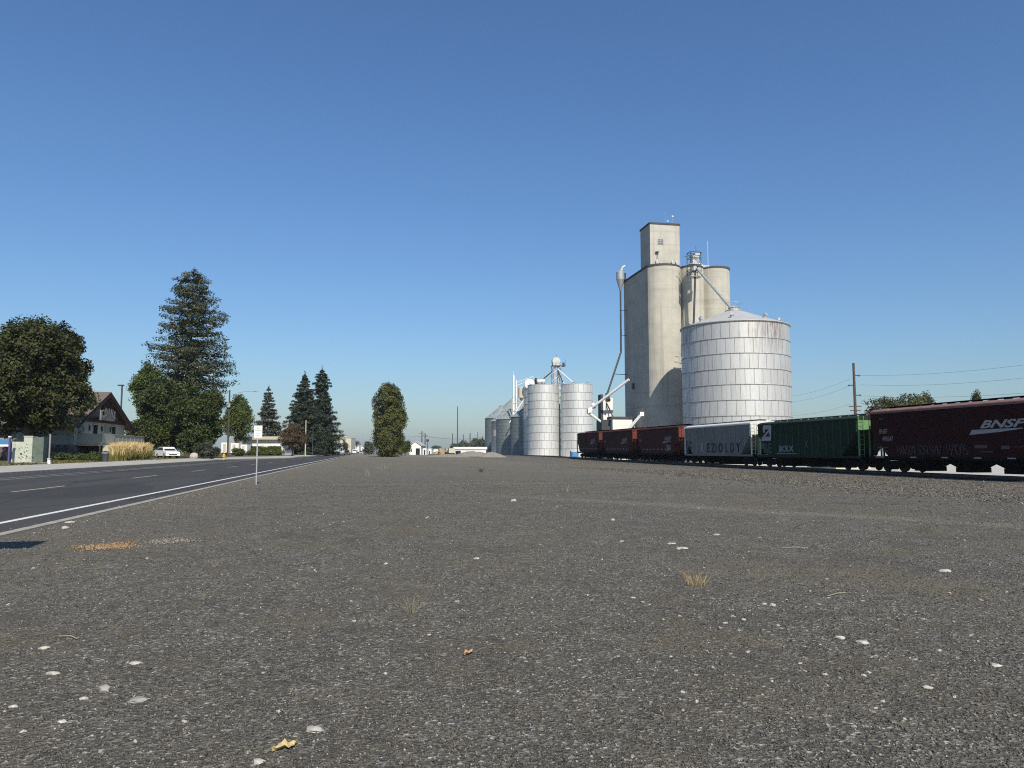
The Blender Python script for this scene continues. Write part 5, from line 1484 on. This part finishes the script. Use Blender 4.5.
# ------------------------------------------------------------------ vehicles
def car(loc, rz, label, m, kind='sedan', L=4.6, group=None, cat='car', name='parked_car'):
    t = thing(name, loc, label, cat, rz, group)
    W = .9; h = L/2
    if kind == 'van':
        low = [(-h, .35), (h, .35), (h, 1.0), (h-.5, 1.15), (h-1.1, 2.05), (-h, 2.1)]
        cab = None
    elif kind == 'pickup':
        low = [(-h, .42), (h, .42), (h, .95), (h-.15, 1.05), (h-1.4, 1.12), (-h, 1.12)]
        cab = [(h-1.35, 1.121), (h-1.95, 1.78), (-.35, 1.80), (-.55, 1.121)]
    else:
        low = [(-h, .32), (h, .32), (h, .72), (h-.12, .82), (h-1.25, .98), (-h+.25, 1.02), (-h, .85)]
        cab = [(h-1.2, .985), (h-1.95, 1.50), (-h+1.1, 1.52), (-h+.3, 1.025)]
    def shell(poly, w0, w1, zlo, zhi):
        vs = []; n = len(poly)
        for s in (-1, 1):
            for y, z in poly:
                w = w0 + (w1-w0)*max(0, min(1, (z-zlo)/(zhi-zlo))); vs.append((s*w, y, z))
        return MB().add(vs, [tuple(range(n-1, -1, -1)), tuple(range(n, 2*n))] + [(i, (i+1) % n, n+(i+1) % n, n+i) for i in range(n)])
    shell(low, W, W*.97, .4, 1.1).build('body', m, t)
    if cab:
        shell(cab, W*.93, W*.74, 1.0, 1.75).build('cabin', m, t)
        cx = sum(q[0] for q in cab)/4; cz_ = sum(q[1] for q in cab)/4
        sh = [(cx+(y-cx)*.86, cz_+(z-cz_)*.74) for y, z in cab]
        shell(sh, W*.945, W*.77, 1.0, 1.75).build('side_window', M['glass'], t)
        sh = [(cx+(y-cx)*1.012, cz_+(z-cz_)*.72) for y, z in cab]
        shell(sh, W*.82, W*.66, 1.0, 1.75).build('windscreen', M['glass'], t)
    else:
        MB().box(-W*.8, W*.8, h-.9, h-.62, 1.25, 1.85).build('windscreen', M['glass'], t)
        MB().box(-W*.7, W*.7, -h-.01, -h+.02, 1.25, 1.8).build('rear_window', M['glass'], t)
    for sx in (-1, 1):
        for yy in (-h+.85, h-.9):
            w = MB().tube((sx*(W-.2), yy, .33), (sx*(W+.015), yy, .33), .33, .33, 18).build('wheel', M['rubber'], t)
            MB().tube((sx*(W+.016), yy, .33), (sx*(W+.03), yy, .33), .2, .19, 12).build('rim', M['steel'], w)
        MB().box(sx*.62-.17, sx*.62+.17, h-.02, h+.02, .62, .76).build('headlight', M['lamp_glass'], t)
        MB().box(sx*.66-.14, sx*.66+.14, -h-.02, -h+.02, .68, .84).build('tail_light', M['sunlit_red'], t)
    MB().box(-.5, .5, h-.01, h+.025, .42, .58).build('grille', M['rim_dark'], t)
    MB().box(-.26, .26, -h-.03, -h+.0, .5, .62).build('number_plate', M['sign_white'], t)
    return t
p = at(167.5, 451, 104)
car((p.x, p.y, gz(p.x, p.y)+.02), PI+.55, 'white sedan parked with its front to the street beneath the dark round trees', M['car_white'])
p = at(347, 451, 262); 
car((p.x, p.y, ROADZ), PI, 'dark pickup truck driving toward the camera near the kerb', M['car_dark'], 'pickup', 5.3, None, 'pickup', 'pickup_truck')
p = at(361, 451, 520)
car((p.x, p.y, ROADZ), 0, 'distant dark car driving away beside the white street building', M['car_dark'], 'sedan', 4.8, None, 'car', 'driving_car')
p = at(354.5, 451, 372)
car((p.x, p.y, ROADZ), PI, 'white delivery van on the street, between the dark pickup and the distant car', M['car_white'], 'van', 5.2, None, 'van', 'delivery_van')
p = at(377, 451, 330)
for px, D_, lb, m_ in ((365.5, 300, 'pale car parked on the gravel at the left foot of the poplar', 'plain_cream'), (322.5, 236, 'white car half hidden beneath the right dark spruce', 'car_white')):
    p = at(px, 451, D_); car((p.x, p.y, gz(p.x, p.y)+.02), .9, lb, M[m_])

def trailer(px0, px1, yt, D_, label, m, name='box_trailer'):
    a, b = at(px0, 451, D_), at(px1, 451, D_); g0 = gz(a.x, a.y); zt = at(px0, yt, D_).z - g0
    t = thing(name, (a.x, a.y, g0), label, 'trailer', -YAW, 'white trailers by the flat roofed office'); w = (b-a).length
    MB().box(0, w, 0, 2.3, .55, zt).build('body', m, t)
    MB().box(w*.25, w*.6, -.03, 0.0, .75, zt-.35).build('door', M['trim_cream'], t)
    for x in (w*.3, w*.7): MB().tube((x, -.02, .34), (x, .25, .34), .34, .34, 14).build('wheel', M['rubber'], t)
    MB().box(.05, w-.05, .1, 2.2, .42, .546).build('chassis', M['under'], t)
trailer(221, 229, 442.5, 168, 'white box trailer nearest the wooden street light pole', M['plain_white'])
trailer(230.5, 238.5, 443, 167, 'white box trailer, middle of the three left of the office', M['plain_white'])
trailer(240.5, 247, 444.5, 166, 'smallest white trailer beside the flat roofed office', M['plain_white'])

def block_building(name, label, px0, px1, yt, D_, depth, wm, rm, wins=(), roof_over=.3, roof_t=.3, gable=0.0):
    a, b = at(px0, 451, D_), at(px1, 451, D_); g0 = gz(a.x, a.y) - .05; zt = at((px0+px1)/2, yt, D_).z - g0
    t = thing(name, (a.x, a.y, g0), label, 'building', -YAW); w = (b-a).length
    if gable:
        MB().prism([(0, 0), (w, 0), (w, zt-gable), (w/2, zt-.12), (0, zt-gable)], 0, depth, 'y').build('wall', wm, t)
        MB().prism([(-roof_over, zt-gable-.1), (w/2, zt-.1), (w+roof_over, zt-gable-.1), (w+roof_over, zt-gable+.1), (w/2, zt+.12), (-roof_over, zt-gable+.1)], -roof_over, depth+roof_over, 'y').build('roof', rm, t)
    else:
        MB().box(0, w, 0, depth, 0, zt-roof_t).build('wall', wm, t)
        MB().box(-roof_over, w+roof_over, -roof_over, depth+roof_over, zt-roof_t, zt).build('roof', rm, t)
    for (x0, x1, z0, z1, kind) in wins:
        MB().box(w*x0, w*x1, -.05, .05, z0, z1).build(kind, M['glass'] if kind == 'window' else M['timber'], t)
    return t, w, zt
t, w, zt = block_building('flat_roofed_office', 'low office with a thick pale flat roof behind the green hedge', 242, 283, 436.5, 186, 9, M['plain_white'], M['trim_cream'], ((.05, .42, .8, 2.2, 'window'), (.62, .95, .6, 2.2, 'window')), 1.0, .75)
t, w, zt = block_building('cream_building', 'cream two storey flat roofed building at the end of the street', 329, 351, 438, 520, 14, M['plain_cream'], M['trim_cream'], ((.1, .25, 1.0, 3.0, 'window'), (.45, .6, 1.0, 3.0, 'window'), (.7, .85, .3, 2.4, 'door')), .1, .3)
MB().lathe([(.2, 0), (1.1, .5), (1.5, 1.4)], 14, (w*.66, 3, zt)).tube((w*.66, 3, zt), (w*.66, 3, zt+.6), .2, .2, 8).build('roof_dish', M['white_steel'], t)
t, w, zt = block_building('white_street_building', 'small white building with a stubby tower beyond the street cars', 351.5, 359, 444.5, 900, 20, M['plain_white'], M['roof_metal'], ((.2, .4, .5, 2.2, 'window'), (.6, .8, 0, 2.1, 'door')), .1, .2)
MB().box(w*.3, w*.62, .5, 2, zt, zt+1.7).build('roof_tower', M['plain_white'], t)
t, w, zt = block_building('white_shed', 'white gabled shed with a dark open bay right of the poplar', 409.5, 421, 441.2, 270, 14, M['plain_white'], M['roof_metal'], ((.55, .9, 0, 2.3, 'window'), (.1, .2, 1.0, 2.2, 'window')), .3, .3, 1.6)
block_building('white_container', 'white container box standing beside the two close far poles', 422.8, 426.4, 448.2, 262, 6, M['plain_white'], M['white_steel'], ((.3, .7, .1, 1.8, 'door'),), .02, .1)
t, w, zt = block_building('long_white_shed', 'long low white roofed shed behind the gravel heap', 454.5, 486, 447, 300, 12, M['plain_white'], M['white_steel'], ((.03, .2, 0, 1.6, 'window'),), .4, .9)
block_building('far_white_building', 'tiny white building on the horizon right of the container', 427.8, 431.5, 448.2, 400, 8, M['plain_white'], M['roof_metal'], ((.3, .6, 0, 1.5, 'window'),), .1, .2, .5)
block_building('far_white_building', 'tiny low pale building on the horizon left of the yellow machinery', 433.5, 438, 448.8, 420, 8, M['plain_white'], M['roof_metal'], ((.3, .6, 0, 1.2, 'window'),), .1, .2)
block_building('far_white_building', 'pale flat box building seen left of the poplar on the horizon', 361, 366, 446.5, 880, 18, M['plain_white'], M['roof_metal'], ((.3, .6, 0, 1.5, 'window'),), .1, .2)
p = at(339.6, 451, 362); g0 = gz(p.x, p.y)
t = thing('feather_banner', (p.x, p.y, g0), 'tall blue feather banner in front of the cream building', 'banner')
zt = at(339.6, 439.5, 362).z - g0
MB().tube((-.45, 0, 0), (-.45, 0, zt), .04, .03, 6).build('pole', M['steel'], t)
MB().prism([(-.42, .7), (.45, .9), (.5, zt*.6), (.2, zt*.9), (-.42, zt)], -.02, .02, 'y').build('cloth', M['banner_blue'], t)
for px, D_, lb in ((440, 300, 'faded yellow loader, left one beside the white shed'), (446.5, 290, 'faded yellow loader, right one beside the white shed')):
    p = at(px, 451, D_); g0 = gz(p.x, p.y)
    t = thing('wheel_loader', (p.x, p.y, g0), lb, 'loader', PI/2+.3, 'faded machinery in the far yard')
    MB().prism([(-2.0, .7), (1.2, .7), (1.2, 1.3), (-.4, 1.6), (-2.0, 1.5)], -.7, .7, 'x').build('body', M['yellow_steel'], t)
    MB().box(-.6, .6, -.6, .5, 1.6, 2.5).build('cab', M['tan'], t)
    MB().prism([(1.2, .3), (2.6, .2), (2.7, .4), (2.2, 1.1), (1.2, 1.2)], -1.0, 1.0, 'x').build('bucket', M['yellow_steel'], t)
    for sx in (-1, 1):
        for yy in (-1.3, .7): MB().tube((sx*.6, yy, .6), (sx*.95, yy, .6), .6, .6, 14).build('wheel', M['rubber'], t)
p = at(452, 451, 285); g0 = gz(p.x, p.y)
t = thing('box_truck', (p.x, p.y, g0), 'small cream box truck parked at the left end of the long white shed', 'truck')
MB().box(-1.15, 1.15, 0, 4, .7, 2.5).build('box_body', M['plain_cream'], t)
MB().box(-1.0, 1.0, 4.02, 5.6, .6, 1.9).build('cab', M['plain_cream'], t)
for sx in (-1, 1):
    for yy in (.8, 4.8): MB().tube((sx*.75, yy, .42), (sx*1.1, yy, .42), .42, .42, 12).build('wheel', M['rubber'], t)
# gravel heap
rg = np.random.default_rng(3)
def heap(px0, px1, yt, D_, label, seed):
    a, b = at(px0, 451, D_), at(px1, 451, D_); c = (a+b)/2; hw = (b-a).length/2; g0 = gz(c.x, c.y); hgt = at(px0, yt, D_).z - g0
    rn = random.Random(seed); n = 40; m_ = 10; vs = []; fs = []
    for k in range(m_+1):
        s = k/m_
        for i in range(n):
            t_ = 2*PI*i/n; q = 1 + .16*math.sin(3*t_+seed) + .08*math.sin(7*t_)
            vs.append((hw*(1-s)*q*math.cos(t_), hw*.6*(1-s)*q*math.sin(t_), hgt*(math.sin(s*PI/2)**1.1)*(1+rn.uniform(-.1, .1)) - .1*(k == 0)))
    for k in range(m_):
        for i in range(n): fs.append((k*n+i, k*n+(i+1) % n, (k+1)*n+(i+1) % n, (k+1)*n+i))
    o = MB().add(vs, fs).build('gravel_heap', M['mound'], None, True); o.location = (c.x, c.y, g0-.03)
    tag(o, label, 'gravel heap', 'gravel heaps at the far end of the lot')
heap(450, 494, 451.3, 205, 'wide grey gravel heap in front of the long white shed', 1)
heap(476, 506, 452.2, 180, 'lower gravel heap against the grey green bins', 2)
heap(424, 470, 454.0, 175, 'flattest gravel spread left of the wide heap', 3)

# ------------------------------------------------------------------ stones and litter on the lot
def stone(px, py, wpx, label, m='rock_pale', flat=.45, seed=0, group=None, name='stone'):
    p = ground(px, py); D_ = p.y*math.cos(YAW)+p.x*math.sin(YAW); w = wpx*D_/FPX/2
    rn = random.Random(seed)
    o = MB().blob((0, 0, 0), (w, w*rn.uniform(.6, .85), w*flat), rn, 2, .22).build(name, M[m])
    o.location = (p.x, p.y, gz(p.x, p.y)+w*flat*.35); o.rotation_euler = (0, 0, -YAW + rn.uniform(-.4, .4))
    return tag(o, label, 'stone', group)
stone(104.5, 691, 12.5, 'rounded grey stone, the plumpest near the lower left corner', 'rock_grey', .75, 1)
stone(138, 701, 17, 'flat pale stone just right of the plump grey stone', 'rock_grey', .28, 2)
stone(53, 674.5, 14, 'long flat white stone left of the plump grey stone', 'rock_pale', .3, 3)
stone(44, 648.5, 11, 'white sliver stone highest up near the left edge', 'rock_pale', .3, 4)
stone(136, 663.5, 13, 'slanted white sliver stone above the plump grey stone', 'rock_pale', .25, 5)
stone(84, 699, 8, 'small pale stone touching the left of the plump grey stone', 'rock_pale', .4, 6)
stone(13.5, 707, 8, 'white pebble close to the left edge, lower left', 'rock_pale', .45, 7)
stone(62, 722, 10, 'flat white pebble below the plump grey stone', 'rock_pale', .3, 8)
stone(315, 731, 18, 'big flat whitish stone above the dead yellow leaf', 'rock_pale', .3, 9)
stone(258.5, 763, 13, 'white stone cut by the bottom edge, left of the dead yellow leaf', 'rock_pale', .4, 10)
stone(863, 643.5, 13, 'large white stone, right one of the two side by side at right', 'rock_pale', .35, 11)
stone(840, 638.5, 10, 'white stone, left one of the two side by side at right', 'rock_pale', .4, 12)
stone(945, 571.5, 12, 'long white stone far out at the right edge of the lot', 'rock_pale', .3, 13)
stone(996, 666.5, 11, 'white stone nearest the right edge', 'rock_pale', .35, 14)
stone(927, 688, 10, 'white stone below and left of the one nearest the right edge', 'rock_pale', .35, 15)
stone(514, 501.5, 6, 'lone white stone far ahead on the lot', 'rock_pale', .6, 16)
stone(682, 549, 12, 'white sliver far out above the golden weed', 'rock_pale', .25, 17)
stone(672, 544, 8, 'smaller white sliver just above another, over the golden weed', 'rock_pale', .25, 18)
stone(263.5, 673.5, 5, 'small grey stone between the left stones and the orange leaf', 'rock_grey', .5, 19)
stone(773, 606, 7, 'pale stone midway across the right gravel', 'rock_pale', .5, 20)
stone(65, 528.5, 7, 'whitish rock at the kerb above the orange chips', 'rock_pale', .5, 21)
stone(70, 523, 10, 'flat pale rubble piece closest to the kerb', 'rock_pale', .25, 22)
small = [(640,660),(646,604),(644,604),(742,620),(736,615),(617,613),(775,624),(761,604),(733,608),(672,658),(887,632),(907,657),(886,656),(902,720),(742,750),(823,753),(622,543),(700,567),(692,555),(771,567),(805,627),(830,600),
         (575,712),(577,660),(537,740),(690,595),(710,640),(655,690),(621,712),(460,600),(437,633),(426,635),(355,600),(319,611),(286,632),(230,640),(109,576),(34,570),(84,600),(10,604),(22,764),(20,732),(105,752),(185,720),(302,757),(312,742),
         (383,757),(450,700),(500,640),(520,690),(950,610),(975,640),(985,600),(920,620),(860,600),(940,650),(560,580),(600,560),(540,545),(480,560),(400,560),(300,570),(250,585),(880,700),(800,690),(770,680),(740,690),(700,700),(955,540),(870,540),(760,540),(430,520),(340,520),(610,520),(700,510),(560,505)]
rn = random.Random(12)
small += [(rn.gauss(750, 90), rn.gauss(645, 42)) for _ in range(70)] + [(rn.uniform(0, 1023), rn.uniform(540, 766)) for _ in range(60)]
protos = []
for i, (x, y) in enumerate(small):
    x += rn.uniform(-4, 4); y += rn.uniform(-2, 2)
    p = ground(x, y); D_ = p.y*math.cos(YAW)+p.x*math.sin(YAW); w = rn.choice((2.2, 2.8, 3.2, 3.8, 5.2))*rn.uniform(.85, 1.2)*D_/FPX/2
    w = min(w, .06)
    if len(protos) < 8:
        o = MB().blob((0, 0, 0), (1, rn.uniform(.5, .9), rn.uniform(.35, .6)), rn, 2, .28).build('pebble', M['rock_pale' if len(protos) % 2 else 'rock_grey']); protos.append(o)
    else:
        o = protos[i % 8].copy(); COL.objects.link(o)
    o.scale = (w, w, w); o.location = (p.x, p.y, gz(p.x, p.y)+w*.08); o.rotation_euler = (rn.uniform(-.3, .3), rn.uniform(-.3, .3), rn.uniform(0, 6))
    tag(o, 'tiny pale pebble lying loose on the dark gravel lot', 'pebble', 'pale pebbles scattered over the gravel')

def dead_leaf(px, py, w, label, m, seed):
    p = ground(px, py); rn = random.Random(seed)
    vs = []; k = 9
    for i in range(k):
        s = i/(k-1); ww = w*.34*math.sin(PI*min(.98, s+.02))**.7*rn.uniform(.8, 1.15)
        vs += [((s-.5)*w*1.6, -ww, .012+.018*rn.random()), ((s-.5)*w*1.6, 0, .008), ((s-.5)*w*1.6, ww, .012+.022*rn.random())]
    fs = []
    for i in range(k-1):
        for j in (0, 1): fs.append((3*i+j, 3*i+j+1, 3*i+j+4, 3*i+j+3))
    o = MB().add(vs, fs).build('dead_leaf', M[m]); o.location = (p.x, p.y, gz(p.x, p.y)); o.rotation_euler = (0, 0, rn.uniform(.5, 1.3))
    sd = o.modifiers.new('thickness', 'SOLIDIFY'); sd.thickness = .0015
    tag(o, label, 'leaf')
dead_leaf(285, 749, .08, 'curled dead yellow leaf on the gravel near the bottom edge', 'leaf_litter', 1)
dead_leaf(468.5, 654.5, .07, 'orange brown dead leaf left of centre on the gravel', 'leaf_orange', 2)
def twig(px0, py0, px1, py1, label):
    a, b = ground(px0, py0, .012), ground(px1, py1, .012); m_ = (a+b)/2 + Vector((.01, .02, .006))
    o = MB().path([Vector((0, 0, 0)), m_-a, b-a], .0035, 6).build('twig', M['straw_grey']); o.location = a; tag(o, label, 'twig')
twig(59, 636, 77, 638.5, 'thin pale twig lying at left above the white stones')
twig(828, 596, 846, 592.5, 'thin pale twig lying far out at right')
twig(781, 548, 808, 547.5, 'straight pale twig lying beyond the golden weed')
def chip_patch(px0, px1, py, n, m, label, seed, dep=.5):
    rg = np.random.default_rng(seed); a, b = ground(px0, py), ground(px1, py)
    u = rg.normal(.5, .27, n); q = rg.normal(0, 1, n)*dep*.5
    d_ = (b-a); nrm = Vector((-d_.y, d_.x, 0)).normalized()
    P = np.array(a)[None] + u[:, None]*np.array(d_)[None] + q[:, None]*np.array(nrm)[None]*(1-abs(2*u-1)[:, None]*.6); P[:, 2] = .008
    tag(pebble_field('wood_chips', m, P, rg.uniform(.006, .017, n), seed+1), label, 'wood chips')
chip_patch(80, 134, 547, 900, M['chips_orange'], 'patch of orange bark chips spilled on the gravel near the kerb', 21, .55)
chip_patch(148, 194, 541.5, 420, M['chips_pale'], 'patch of pale wood chips spilled right of the orange ones', 22, .5)

# ------------------------------------------------------------------ camera, light, sky
cam = bpy.data.cameras.new('camera'); co = bpy.data.objects.new('camera', cam); COL.objects.link(co)
co.location = (0, 0, CAMH); co.rotation_euler = (PI/2 + PITCH, 0, -YAW)
cam.sensor_width = 36; cam.lens = FPX/1024*36; cam.clip_start = .1; cam.clip_end = 12000
scene.camera = co

EL, AZ = R(43), R(6)
s = Vector((math.sin(AZ)*math.cos(EL), -math.cos(AZ)*math.cos(EL), math.sin(EL)))
sun = bpy.data.lights.new('sun', 'SUN'); sun.energy = 5.0; sun.angle = R(.53); sun.color = (1.0, .925, .77)
so = bpy.data.objects.new('sun', sun); COL.objects.link(so); so.rotation_euler = s.to_track_quat('Z', 'Y').to_euler(); so.location = (0, 0, 60)
wd_ = bpy.data.worlds.new('World'); scene.world = wd_; wd_.use_nodes = True
nt = wd_.node_tree; bg = nt.nodes['Background']
sky = nt.nodes.new('ShaderNodeTexSky'); sky.sky_type = 'NISHITA'; sky.sun_disc = False
sky.sun_elevation = EL; sky.sun_rotation = PI - AZ
sky.altitude = 400; sky.air_density = 1.4; sky.dust_density = 1.0; sky.ozone_density = 6.0
tint = nt.nodes.new('ShaderNodeMix'); tint.data_type = 'RGBA'; tint.blend_type = 'MULTIPLY'; tint.inputs[0].default_value = 1
tint.inputs[7].default_value = (.87, 1.0, 1.18, 1)
nt.links.new(sky.outputs[0], tint.inputs[6]); hsv = nt.nodes.new('ShaderNodeHueSaturation'); hsv.inputs['Saturation'].default_value = 1.02; hsv.inputs['Value'].default_value = 1.0
nt.links.new(tint.outputs[2], hsv.inputs['Color']); nt.links.new(hsv.outputs[0], bg.inputs[0]); bg.inputs[1].default_value = .088
vs_ = scene.view_settings; vs_.view_transform = 'Standard'; vs_.look = 'None'; vs_.exposure = 0.16; vs_.gamma = 1; vs_.use_curve_mapping = False
scene.cycles.max_bounces = 6; scene.cycles.diffuse_bounces = 3; scene.cycles.use_denoising = False; scene.cycles.pixel_filter_type = 'BLACKMAN_HARRIS'; scene.cycles.filter_width = 1.1

# thin summer haze: one closed box of even air round the camera and the whole scene
hz = MB().box(-4020, 4020, -320, 4520, -2.2, 62).build('haze', M['ground']); tag(hz, 'thin even summer haze filling the air over the lot', 'haze', kind='stuff')
hm = bpy.data.materials.new('haze_air'); hm.use_nodes = True; hn = hm.node_tree; hn.nodes.clear()
hv = hn.nodes.new('ShaderNodeVolumePrincipled'); ho = hn.nodes.new('ShaderNodeOutputMaterial')
hv.inputs['Color'].default_value = (.72, .86, 1, 1); hv.inputs['Density'].default_value = .00012; hv.inputs['Anisotropy'].default_value = .2
hn.links.new(hv.outputs[0], ho.inputs['Volume']); hz.data.materials.clear(); hz.data.materials.append(hm)
